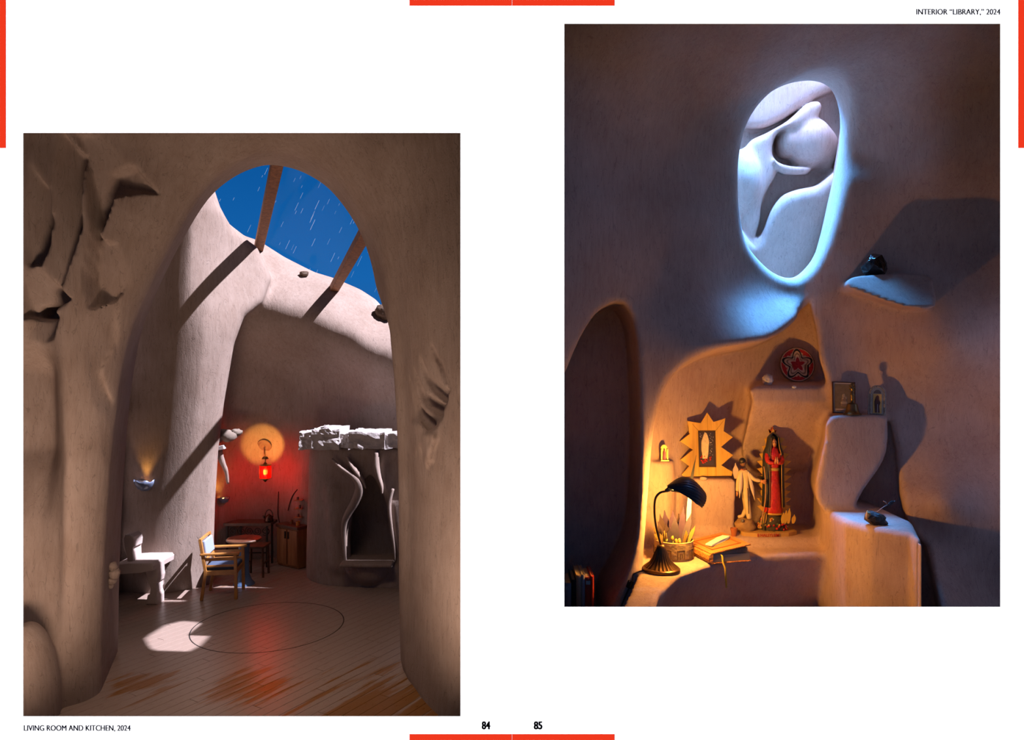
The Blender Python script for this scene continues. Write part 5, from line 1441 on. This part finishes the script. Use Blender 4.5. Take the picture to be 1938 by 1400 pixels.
    secs = [(lo(1463, y), rx * k_, rx * k_ * 0.8) for y, rx in ((972, 17), (966, 17.5), (950, 16.5), (930, 15), (910, 13), (893, 11.5), (885, 11.5), (875, 13), (860, 13), (850, 11), (845, 6), (838, 5))]
    bm = bmesh.new(); loft_bm(bm, secs)
    for v in bm.verts:                     # soft vertical folds
        a = math.atan2(v.co.y, v.co.x - secs[0][0].x)
        f = max(0, min(1, (secs[4][0].z - v.co.z) / 0.12)); v.co += Vector((math.cos(a), math.sin(a), 0)) * (0.0035 * f * math.cos(9 * a))
    fig = bm_obj('robed_figure', bm, M_ROBE, root, True)
    loftw = bmesh.new(); loft_bm(loftw, [(lo(1463, 890), 12.3 * k, 10 * k), (lo(1463, 884), 12.3 * k, 10 * k)]); bm_obj('sash', loftw, plain('gold_trim', (0.7, 0.42, 0.08), 0.4, 0.3), fig, True)
    tr = bmesh.new(); loft_bm(tr, [(lo(1463, 972.5), 17.6 * k, 14.2 * k), (lo(1463, 969), 17.9 * k, 14.4 * k)]); bm_obj('hem', tr, MATS['gold_trim'], fig, True)
    M_SKIN = plain('painted_skin', (0.62, 0.28, 0.12), 0.5)
    # head with nose, brow and chin
    hd = bmesh.new(); bmesh.ops.create_icosphere(hd, subdivisions=4, radius=1.0)
    hc = lo(1464, 838, -0.004)
    for v in hd.verts:
        p = v.co.copy()
        q = Vector((p.x * 0.0165, p.y * 0.018, p.z * 0.024))
        if p.y < -0.3:
            q.y -= 0.006 * math.exp(-((p.x / 0.16) ** 2) - ((p.z + 0.08) / 0.22) ** 2)
            q.y += 0.0035 * (math.exp(-(((abs(p.x) - 0.36) / 0.16) ** 2) - ((p.z - 0.16) / 0.12) ** 2))
            q.y += 0.002 * math.exp(-((p.x / 0.3) ** 2) - ((p.z + 0.42) / 0.06) ** 2)
        v.co = hc + q
    hd_o = bm_obj('head', hd, M_SKIN, fig, True)
    for sx in (-1, 1): blob('eye', hc + Vector((sx * 0.006, -0.0162, 0.004)), (0.0026, 0.0015, 0.0016), plain('eye_dark', (0.02, 0.01, 0.01), 0.3), fig, 2)
    blob('mouth', hc + Vector((0, -0.0165, -0.0105)), (0.0042, 0.0016, 0.0014), plain('lip_red', (0.45, 0.05, 0.04), 0.5), fig, 2)
    # joined hands at the chest, sleeves
    for sx in (-1, 1):
        tube('sleeve', catmull([lo(1463 + sx * 12, 858, -0.01), lo(1463 + sx * 13, 872, -0.035), lo(1463 + sx * 4, 874, -0.052)], 4), [0.014, 0.015, 0.015, 0.014, 0.013, 0.012, 0.011, 0.010, 0.009], M_ROBE, fig, 10)
        hv = [lo(1463 + sx * 3, 875, -0.052), lo(1463 + sx * 1.6, 869, -0.056), lo(1463 + sx * 1.4, 862, -0.057)]
        tube('hand', hv, [0.006, 0.0065, 0.002], M_SKIN, fig, 8)
    # cloak open at the front, hood over the head
    M_CLK = plain('dark_green_cloak', (0.025, 0.03, 0.04), 0.5, noise=0.4, nscale=80)
    bm = bmesh.new(); rows = []
    for y, rx, ry, gap in ((958, 20, 17, 0.62), (930, 19, 16, 0.62), (900, 18.5, 15, 0.62), (872, 18.5, 15, 0.62), (856, 17.5, 14, 0.6), (846, 13, 12, 0.62), (836, 10.8, 11.5, 0.70), (828, 9.5, 10.5, 0.72), (823, 6, 7, 0.7), (821, 1, 1, 0.7)):
        q = lo(1464, y, 0.004); row = []
        for t in range(25):
            a = -math.pi / 2 + gap + (2 * math.pi - 2 * gap) * t / 24
            row.append(bm.verts.new(q + Vector((rx * k * math.cos(a), ry * k * math.sin(a), 0))))
        rows.append(row)
    for A, B in zip(rows[:-1], rows[1:]):
        for t in range(24): bm.faces.new((A[t], A[t + 1], B[t + 1], B[t]))
    ck = bm_obj('cloak', bm, M_CLK, root, True); sm = ck.modifiers.new('thickness', 'SOLIDIFY'); sm.thickness = 0.004; sm.offset = 1
    for e in (0, 24):
        tube('cloak_trim', [r[e] for r in [[lo(1464, y, 0.004) + Vector((rx * k * math.cos(a), ry * k * math.sin(a), 0)) for a in [-math.pi / 2 + gap + (2 * math.pi - 2 * gap) * t / 24 for t in range(25)]] for y, rx, ry, gap in ((958, 20.6, 17.6, 0.62), (930, 19.6, 16.6, 0.62), (900, 19, 15.6, 0.62), (872, 19, 15.6, 0.62), (856, 18, 14.6, 0.6), (846, 13.5, 12.6, 0.62), (836, 11, 12, 0.70), (828, 9.8, 11, 0.72))]], 0.0016, MATS['gold_trim'], ck, 6)
    # kneeling pale figure
    M_SUIT = plain('cream_suit', (0.72, 0.56, 0.30), 0.65, noise=0.15, nscale=40)
    P = [lo(1411, 925), lo(1410, 905), lo(1406, 893), lo(1406, 886),                    # pelvis, belly, chest, neck base
         lo(1400, 893, -0.012), lo(1395, 910, -0.014), lo(1394, 930, -0.012),           # left arm hanging
         lo(1414, 894, -0.014), lo(1424, 906, -0.03), lo(1436, 908, -0.04),             # right arm reaching to the staff
         lo(1412, 945, -0.01), lo(1415, 968, -0.012), lo(1417, 982, -0.012),            # leg
         lo(1413, 945, 0.022), lo(1416, 965, 0.03), lo(1408, 979, 0.03), lo(1399, 980, 0.03)]
    E = [(0, 1), (1, 2), (2, 3), (2, 4), (4, 5), (5, 6), (2, 7), (7, 8), (8, 9), (0, 10), (10, 11), (11, 12), (0, 13), (13, 14), (14, 15), (15, 16)]
    rr = [(0.024, 0.02), 0.023, (0.027, 0.02), 0.012, 0.013, 0.011, 0.009, 0.013, 0.012, 0.010, 0.020, 0.017, 0.014, 0.019, 0.016, 0.012, 0.010]
    kn = skin_obj('kneeling_figure', P, E, rr, M_SUIT, root, 0)
    hc2 = lo(1406, 875)
    hd = bmesh.new(); bmesh.ops.create_icosphere(hd, subdivisions=3, radius=1.0)
    for v in hd.verts:
        p = v.co.copy(); q = Vector((p.x * 0.017, p.y * 0.016, p.z * 0.022))
        if p.x > 0.2: q.x += 0.005 * math.exp(-((p.y / 0.25) ** 2) - ((p.z + 0.08) / 0.25) ** 2)
        v.co = hc2 + q
    bm_obj('head', hd, plain('dark_skin', (0.22, 0.11, 0.06), 0.5), kn, True)
    blob('hair', hc2 + Vector((-0.003, 0, 0.008)), (0.0185, 0.0185, 0.019), plain('black_hair', (0.02, 0.02, 0.025), 0.4), kn, 3)
    tube('neck_scarf', [lo(1401, 887, -0.012), lo(1406, 889, -0.017), lo(1412, 887, -0.012)], 0.004, MATS['rust_red'], kn, 8)
    tube('hand', [lo(1435, 908, -0.04), lo(1439, 909, -0.044), lo(1443, 908, -0.044)], [0.009, 0.010, 0.006], M_SKIN, kn, 10)
    for q in range(4): tube('finger', [lo(1439, 905.5 + q * 2.2, -0.050), lo(1442.5, 905.5 + q * 2.2, -0.054), lo(1445, 906 + q * 2.0, -0.048)], [0.0028, 0.0028, 0.002], M_SKIN, kn, 6)
    tube('hand', [lo(1394, 930, -0.012), lo(1393.5, 938, -0.012)], [0.007, 0.003], M_SKIN, kn, 8)
    # cloth strips falling from the shoulders (pale wings)
    Mw = plain('pale_wing', (0.70, 0.55, 0.45), 0.7)
    leaf_mesh('wing', lo(1401, 893, -0.022), lo(1395, 940, -0.024), 0.010, Mw, kn, (1, 0, 0), 0.03, 0.3)
    leaf_mesh('wing', lo(1414, 892, -0.024), lo(1424, 945, -0.022), 0.009, Mw, kn, (1, 0, 0), 0.03, 0.3)
    leaf_mesh('wing', lo(1394, 906, 0.012), lo(1391, 876, 0.004), 0.015, Mw, kn, (1, 0, 0), 0.03, 0.4)
    tube('trouser_cord', catmull([lo(1412, 922, -0.028), lo(1413, 945, -0.030), lo(1414, 970, -0.028)], 4), 0.002, plain('dark_frame', (0.05, 0.02, 0.01), 0.6), kn, 6)
    tube('staff', catmull([lo(1440, 880, -0.05), lo(1443, 908, -0.05), lo(1442, 945, -0.052), lo(1436, 975, -0.055), lo(1431, 996, -0.06)], 5), 0.0032, plain('staff_wood', (0.5, 0.25, 0.10), 0.6), root, 8)
    blob('kneeling_rock', Vector((lo(1411, 0).x, 0.008, 0.045)), (0.058, 0.052, 0.044), plain('brown_rock', (0.36, 0.22, 0.10), 0.8, noise=0.25, nscale=30, bump=0.4), root, 3, 0.25, 12, 2.0)
    tube('stones', [lo(1400, 982, -0.035), lo(1403, 983, -0.035)], [0.011, 0.008], plain('grey_stone', (0.25, 0.22, 0.2), 0.8), root, 10)
carved_group()

d = 4.07; p = W(1389, 0, d)
tag(lathe('clay_cup', [(0, 0), (0.013, 0), (0.019, 0.045), (0.016, 0.045), (0.011, 0.006), (0, 0.006)], plain('red_clay', (0.42, 0.13, 0.04), 0.7), None, (p.x, d, ground(p.x, d, table_z(d), 0.01)), 20), 'tiny red clay cup beside the kneeling figure', 'cup')

# small tin shrine on the rounded ledge
def tin_shrine():
    d = 4.045; p = W(1257, 0, d); k = d / F; z0 = ground(p.x, d - 0.005, 2.905, 0.012)
    root = empty('tin_shrine', (p.x, d, z0), 'little yellow-green arched shrine with a pink figure on the rounded ledge', 'shrine')
    M = plain('yellow_green_tin', (0.50, 0.48, 0.14), 0.4, 0.4)
    w = 7 * k; h = 31 * k
    arch = [(-w, 0), (w, 0), (w, h * 0.7)] + [(w * math.cos(a), h * 0.7 + h * 0.3 * math.sin(a)) for a in [math.pi * q / 8 for q in range(1, 8)]] + [(-w, h * 0.7)]
    prism('back_panel', arch, 0.0, 0.008, M, root, None, 0.001)
    for sx in (-1, 1): bar('side_pillar', (sx * w * 0.8, -0.008, 0), (sx * w * 0.8, -0.008, h * 0.72), 0.006, 0.010, M, root)
    box('foot', (0, -0.006, 0.004), (2 * w * 1.1, 0.03, 0.008), M, root, bevel=0.001)
    bm = bmesh.new(); loft_bm(bm, [((0, -0.008, 0.008), 0.009, 0.006), ((0, -0.008, 0.03), 0.008, 0.006), ((0, -0.008, 0.048), 0.007, 0.005), ((0, -0.008, 0.056), 0.003, 0.003), ((0, -0.008, 0.060), 0.004, 0.004), ((0, -0.008, 0.066), 0.002, 0.002)], 12)
    bm_obj('figure', bm, plain('pink_figure', (0.45, 0.12, 0.22), 0.5), root, True)
tin_shrine()

# ------------------------------------------------------------------ woven disc and pebble on the high pedestal
def woven_disc():
    d = 4.27; k = d / F; R = 33.5 * k
    zt = 3.31 + (d - 4.10) * 0.12
    c = W(1511, 0, d)
    root = empty('woven_disc', (c.x, d, zt), 'round woven tray with a red star and black petal outline propped on the high pedestal', 'tray')
    T = Matrix.Translation((0, 0, 0)) @ Matrix.Rotation(math.radians(-9), 4, 'X') @ Matrix.Translation((0, 0, R))
    def shape(name, rfun, y0, y1, mat, n=100, par=root):
        pts = [(R * rfun(a) * math.cos(a), R * rfun(a) * math.sin(a)) for a in [math.pi / 2 + 2 * math.pi * q / n for q in range(n)]]
        return prism(name, pts, y0, y1, mat, par, T)
    weave = lambda n, c_: plain(n, c_, 0.85, noise=0.25, nscale=120, bump=0.5)
    tan = weave('tan_weave', (0.72, 0.52, 0.34)); red = weave('red_weave', (0.55, 0.03, 0.03)); blk = weave('black_weave', (0.02, 0.013, 0.012)); mid = weave('grey_weave', (0.30, 0.20, 0.13))
    ph = math.pi / 2
    shape('rim', lambda a: 1.0, 0.0, 0.012, weave('rim_weave', (0.16, 0.09, 0.05)))
    shape('outer_band', lambda a: 0.95, -0.0015, 0.002, tan)
    for i in range(5):       # red step patches in the bays between the petals
        a0 = ph + (i + 0.5) * 2 * math.pi / 5; pts = []
        for q in range(13):
            t = (q / 12 - 0.5) * 0.95; pts.append((R * 0.90 * math.cos(a0 + t), R * 0.90 * math.sin(a0 + t)))
        for q in range(12, -1, -1):
            t = (q / 12 - 0.5) * 0.80; rr = 0.62 + 0.16 * abs(t) / 0.4 + (0.04 if q % 4 < 2 else 0); pts.append((R * rr * math.cos(a0 + t), R * rr * math.sin(a0 + t)))
        prism('red_patch', pts, -0.0028, 0.0, red, root, T)
    shape('black_petals', lambda a: 0.70 + 0.20 * math.cos(5 * (a - ph)), -0.0042, 0.0, blk)
    shape('tan_petals', lambda a: 0.60 + 0.18 * math.cos(5 * (a - ph)), -0.0054, 0.0, tan)
    shape('grey_petals', lambda a: 0.50 + 0.16 * math.cos(5 * (a - ph)), -0.0066, 0.0, mid)
    shape('pale_star', lambda a: 0.42 + 0.15 * math.cos(5 * (a - ph)), -0.0078, 0.0, weave('pale_weave', (0.75, 0.55, 0.40)))
    def star(a):
        t = ((a - ph) / (2 * math.pi / 5)) % 1.0; t = abs(t - 0.5) * 2; return 0.17 + 0.25 * t
    shape('red_star', star, -0.009, 0.0, weave('bright_red_weave', (0.45, 0.02, 0.03)))
woven_disc()
d = 4.16; p = W(1453, 0, d)
tag(blob('shell', (p.x, d, 3.345), (0.030, 0.028, 0.033), plain('mottled_shell', (0.50, 0.46, 0.46), 0.4, noise=0.7, nscale=40), None, 4, 0.15, 2, 2.5), 'mottled grey spiral shell at the end of the high pedestal', 'shell')
d = 4.107; p = W(1503, 0, d)
tag(blob('pebble', (p.x, d, 3.306), (0.013, 0.008, 0.008), plain('white_pebble', (0.6, 0.6, 0.62), 0.6), None, 3, 0.2, 6), 'tiny white pebble at the front edge of the high pedestal', 'pebble')

# ------------------------------------------------------------------ framed print, bell and arched plaque on the lower pedestal
ZB = 3.163
def framed_print():
    d = 4.035; k = d / F; p = W(1597, 0, d)
    root = empty('framed_print', (p.x, d, ZB), 'small dark-framed sepia portrait leaning on the wall behind the bell', 'picture')
    w, h = 43 * k, 60 * k
    T = Matrix.Rotation(math.radians(-6), 4, 'X') @ Matrix.Rotation(math.radians(2), 4, 'Y')
    def r(name, x0, z0, x1, z1, y0, y1, mat, par=root):
        bm = bmesh.new(); box_bm(bm, ((x0 + x1) / 2, (y0 + y1) / 2, (z0 + z1) / 2), (x1 - x0, y1 - y0, z1 - z0), None, 0.0006); bmesh.ops.transform(bm, matrix=T, verts=bm.verts); return bm_obj(name, bm, mat, par)
    dk = plain('dark_frame', (0.05, 0.02, 0.01), 0.6); f = 0.005
    for a in ((-w / 2, 0, -w / 2 + f, h), (w / 2 - f, 0, w / 2, h), (-w / 2, 0, w / 2, f), (-w / 2, h - f, w / 2, h)): r('frame_strip', *a, -0.006, 0.004, dk)
    r('mount', -w / 2 + 0.003, 0.003, w / 2 - 0.003, h - 0.003, -0.001, 0.003, plain('tan_mount', (0.62, 0.46, 0.32), 0.7))
    pic = r('print', -w / 2 + 0.012, 0.026, w / 2 - 0.012, h - 0.012, -0.002, 0.0, plain('sepia_print', (0.26, 0.17, 0.07), 0.7, noise=0.4, nscale=50))
    cr = plain('sepia_light', (0.50, 0.36, 0.20), 0.7)
    r('title_strip', -w / 2 + 0.02, 0.011, w / 2 - 0.02, 0.017, -0.0018, 0.0, plain('sepia_mid', (0.28, 0.18, 0.10), 0.7))
    for (x, z, a, b, m) in ((0.0, 0.098, 0.009, 0.012, cr), (0.004, 0.075, 0.016, 0.016, MATS['sepia_mid']), (-0.003, 0.082, 0.007, 0.009, cr), (0.012, 0.085, 0.006, 0.010, cr), (0.002, 0.058, 0.020, 0.012, cr), (0.006, 0.046, 0.024, 0.010, MATS['sepia_mid'])):
        bm = bmesh.new(); bmesh.ops.create_icosphere(bm, subdivisions=2, radius=1.0, matrix=Matrix.Translation((x, -0.002, z)) @ Matrix.Diagonal((a, 0.0012, b, 1))); bmesh.ops.transform(bm, matrix=T, verts=bm.verts)
        bm_obj('portrait_tone', bm, m, pic, True)
framed_print()
def bell():
    d = 3.965; k = d / F; p = W(1613, 0, d)
    root = empty('hand_bell', (p.x, d, ground(p.x, d, ZB, 0.03)), 'dark bronze hand bell with ornate figure handle on the lower pedestal', 'bell')
    M = plain('dark_bell_bronze', (0.18, 0.12, 0.05), 0.35, 0.8, noise=0.3, nscale=40)
    lathe('body', [(0.040, 0.0), (0.046, 0.0), (0.046, 0.006), (0.038, 0.012), (0.031, 0.030), (0.028, 0.048), (0.025, 0.058), (0.015, 0.064), (0, 0.066)], M, root, seg=36)
    lathe('rim_band', [(0.0455, 0.002), (0.048, 0.004), (0.0455, 0.007)], M, root, seg=36)
    lathe('handle', [(0, 0.064), (0.010, 0.066), (0.007, 0.074), (0.011, 0.082), (0.008, 0.094), (0.012, 0.104), (0.009, 0.116), (0.006, 0.126), (0.010, 0.134), (0.012, 0.146), (0.007, 0.156), (0.009, 0.164), (0.004, 0.172), (0, 0.175)], M, root, seg=16)
    for i in range(10):
        a = i * 0.63
        blob('handle_ornament', (0.012 * math.cos(a * 2), 0.010 * math.sin(a * 2), 0.135 + 0.003 * i), (0.007, 0.007, 0.006), M, root, 1)
bell()
def arched_plaque():
    d = 3.975; k = d / F; p = W(1660, 0, d)
    root = empty('arched_plaque', (p.x, d, ground(p.x, d, ZB, 0.01)), 'grey embossed tin plaque with arched top and amber saint picture on the lower pedestal', 'plaque', rz=math.radians(-8))
    w, h = 32 * k, 57 * k
    T = Matrix.Rotation(math.radians(-7), 4, 'X') @ Matrix.Rotation(math.radians(3), 4, 'Y')
    def arch(w_, h_, x0=0, z0=0, n=10):
        r = w_ / 2; return [(x0 - r, z0), (x0 + r, z0)] + [(x0 + r * math.cos(a), z0 + h_ - r + r * math.sin(a)) for a in [math.pi * q / n for q in range(n + 1)]]
    tin = plain('embossed_tin', (0.45, 0.38, 0.30), 0.45, 0.6, noise=0.3, nscale=60)
    prism('plate', arch(w, h), 0.0, 0.008, tin, root, T, 0.0015)
    bm = bmesh.new(); pts = arch(w * 0.80, h * 0.92, 0, h * 0.03, 14); m = len(pts)
    for i in range(m):
        a = Vector((pts[i][0], -0.001, pts[i][1])); b = Vector((pts[(i + 1) % m][0], -0.001, pts[(i + 1) % m][1]))
        for t in range(max(1, int((b - a).length / 0.008))):
            q = a.lerp(b, (t + 0.5) / max(1, int((b - a).length / 0.008)))
            bmesh.ops.create_icosphere(bm, subdivisions=1, radius=0.0042, matrix=Matrix.Translation(q))
    bmesh.ops.transform(bm, matrix=T, verts=bm.verts); bm_obj('embossing', bm, tin, root, True)
    pic = prism('picture', [(-w * 0.24, h * 0.06), (w * 0.24, h * 0.06), (w * 0.24, h * 0.70), (-w * 0.24, h * 0.70)], -0.002, 0.002, plain('amber_picture', (0.75, 0.45, 0.12), 0.5), root, T)
    prism('halo', arch(w * 0.4, h * 0.12, 0, h * 0.72), -0.002, 0.001, plain('tin_dark', (0.10, 0.09, 0.09), 0.5), root, T)
    dk = plain('brown_habit', (0.10, 0.03, 0.02), 0.6)
    prism('saint_figure', [(-w * 0.13, h * 0.08), (w * 0.13, h * 0.08), (w * 0.10, h * 0.30), (w * 0.16, h * 0.42), (w * 0.08, h * 0.52), (w * 0.07, h * 0.62), (0, h * 0.66), (-w * 0.07, h * 0.62), (-w * 0.08, h * 0.52), (-w * 0.17, h * 0.44), (-w * 0.10, h * 0.30)], -0.004, 0.0, dk, pic, T)
    prism('saint_figure', [(-w * 0.02, h * 0.08), (w * 0.03, h * 0.08), (w * 0.02, h * 0.36), (-w * 0.02, h * 0.36)], -0.0046, 0.0, plain('grey_habit', (0.35, 0.30, 0.30), 0.6), pic, T)
arched_plaque()

# ------------------------------------------------------------------ glossy black rock on the shelf, mineral on the step
p, n = hit(W_NOOK, 1655, 520)
c_ = W(1654, 500, 3.93) - Vector((0, 0, 0.014))
o = facet_rock('black_rock', c_, (0.072, 0.06, 0.074), plain('obsidian', (0.012, 0.011, 0.011), 0.12, 0.0, noise=0.5, nscale=30, bump=0.4, spec=0.8), None, 34, 5)
tag(o, 'glossy black chunk of rock on the high wall shelf', 'rock')
def mineral():
    d = 3.52; p = W(1655, 0, d)
    root = empty('mineral', (p.x, d, 2.66), 'dark mineral lump with a pale end and a dry twig on the step', 'mineral')
    M = plain('dark_mineral', (0.035, 0.028, 0.022), 0.5, noise=0.6, nscale=50, bump=0.8)
    facet_rock('lump', (0, 0, 0.035), (0.052, 0.04, 0.038), M, root, 40, 9)
    facet_rock('lump', (0.03, -0.006, 0.018), (0.03, 0.03, 0.022), M, root, 30, 12)
    facet_rock('pale_end', (-0.036, -0.012, 0.052), (0.015, 0.014, 0.024), plain('ochre_stone', (0.45, 0.30, 0.12), 0.7), root, 20, 3)
    q = lambda px, py: W(px, py, d) - root.location
    tube('twig', [q(1656, 972), q(1668, 962), q(1679, 955)], 0.0022, plain('pale_twig', (0.42, 0.30, 0.26), 0.8), root, 6)
    tube('twig', [q(1679, 955), q(1676, 950), q(1672, 948)], 0.002, MATS['pale_twig'], root, 6)
    leaf_mesh('seed_pod', q(1681, 954), q(1694, 947), 0.006, plain('black_pod', (0.015, 0.01, 0.01), 0.6), root, (0, 0, 1), 0.0)
mineral()

# ------------------------------------------------------------------ books in the dark alcove
def books():
    zb = 2.05; d = 3.56
    a = W(1020, 0, d).x; b = W(1135, 0, d).x
    tag(box('shelf_board', ((a + b) / 2, d + 0.09, zb - 0.015), (b - a, 0.26, 0.03), M_DWOOD, bevel=0.003), 'dark shelf board under the books in the alcove', 'shelf')
    def bk(px0, px1, pyt, col, label, dep=0.19, dy=0.0, tilt=0.0, band=None):
        x0 = W(px0, 0, d).x; x1 = W(px1, 0, d).x; h = W(0, pyt, d).z - zb; w_ = x1 - x0
        root = empty('book', ((x0 + x1) / 2, d + dy, zb), label, 'book', 'books in the alcove')
        root.rotation_euler = (0, tilt, 0)
        m = plain(label.split(' book')[0].replace(' ', '_'), col, 0.55, noise=0.12, nscale=30)
        bm = bmesh.new()      # rounded spine towards the room, boards at the sides
        box_bm(bm, (-w_ / 2 + 0.0015, dep / 2, h / 2), (0.003, dep, h)); box_bm(bm, (w_ / 2 - 0.0015, dep / 2, h / 2), (0.003, dep, h))
        pts = [(-w_ / 2 + w_ * t, -0.006 * math.sin(math.pi * t)) for t in [q / 6 for q in range(7)]] + [(w_ / 2, 0.004), (-w_ / 2, 0.004)]
        prism_bm(bm, [(p_[0], p_[1]) for p_ in pts], 0.0, h, Matrix(((1, 0, 0, 0), (0, 0, 1, 0), (0, 1, 0, 0), (0, 0, 0, 1))))
        bm_obj('cover', bm, m, root)
        box('pages', (0, dep / 2, h / 2), (w_ - 0.006, dep - 0.01, h - 0.008), MATS['page_edges'], root)
        if band: box('title_label', (0, -0.0062, h * band[0]), (w_ * 0.8, 0.003, h * band[1]), plain('label_' + band[2], band[3], 0.6), root)
    bk(1048, 1067, 1092, (0.10, 0.10, 0.11), 'charcoal book in the alcove half hidden by the edge')
    bk(1068.5, 1081, 1103, (0.30, 0.30, 0.32), 'grey-spined book with pale lettering block in the alcove', band=(0.93, 0.05, 'pale', (0.4, 0.4, 0.42)))
    bk(1081.5, 1090, 1097, (0.012, 0.012, 0.014), 'narrow black book in the alcove')
    bk(1090.5, 1100, 1088, (0.55, 0.38, 0.24), 'tan book standing between the black and grey ones')
    bk(1100.5, 1107, 1087, (0.45, 0.45, 0.46), 'thin grey book between the tan and red ones')
    bk(1107.5, 1118, 1092, (0.5, 0.05, 0.03), 'dark red book with white label in the alcove', band=(0.93, 0.05, 'white', (0.6, 0.58, 0.5)))
    bk(1118.5, 1124, 1090, (0.75, 0.06, 0.03), 'bright red slim book at the end of the row')
    # books lying on top
books()
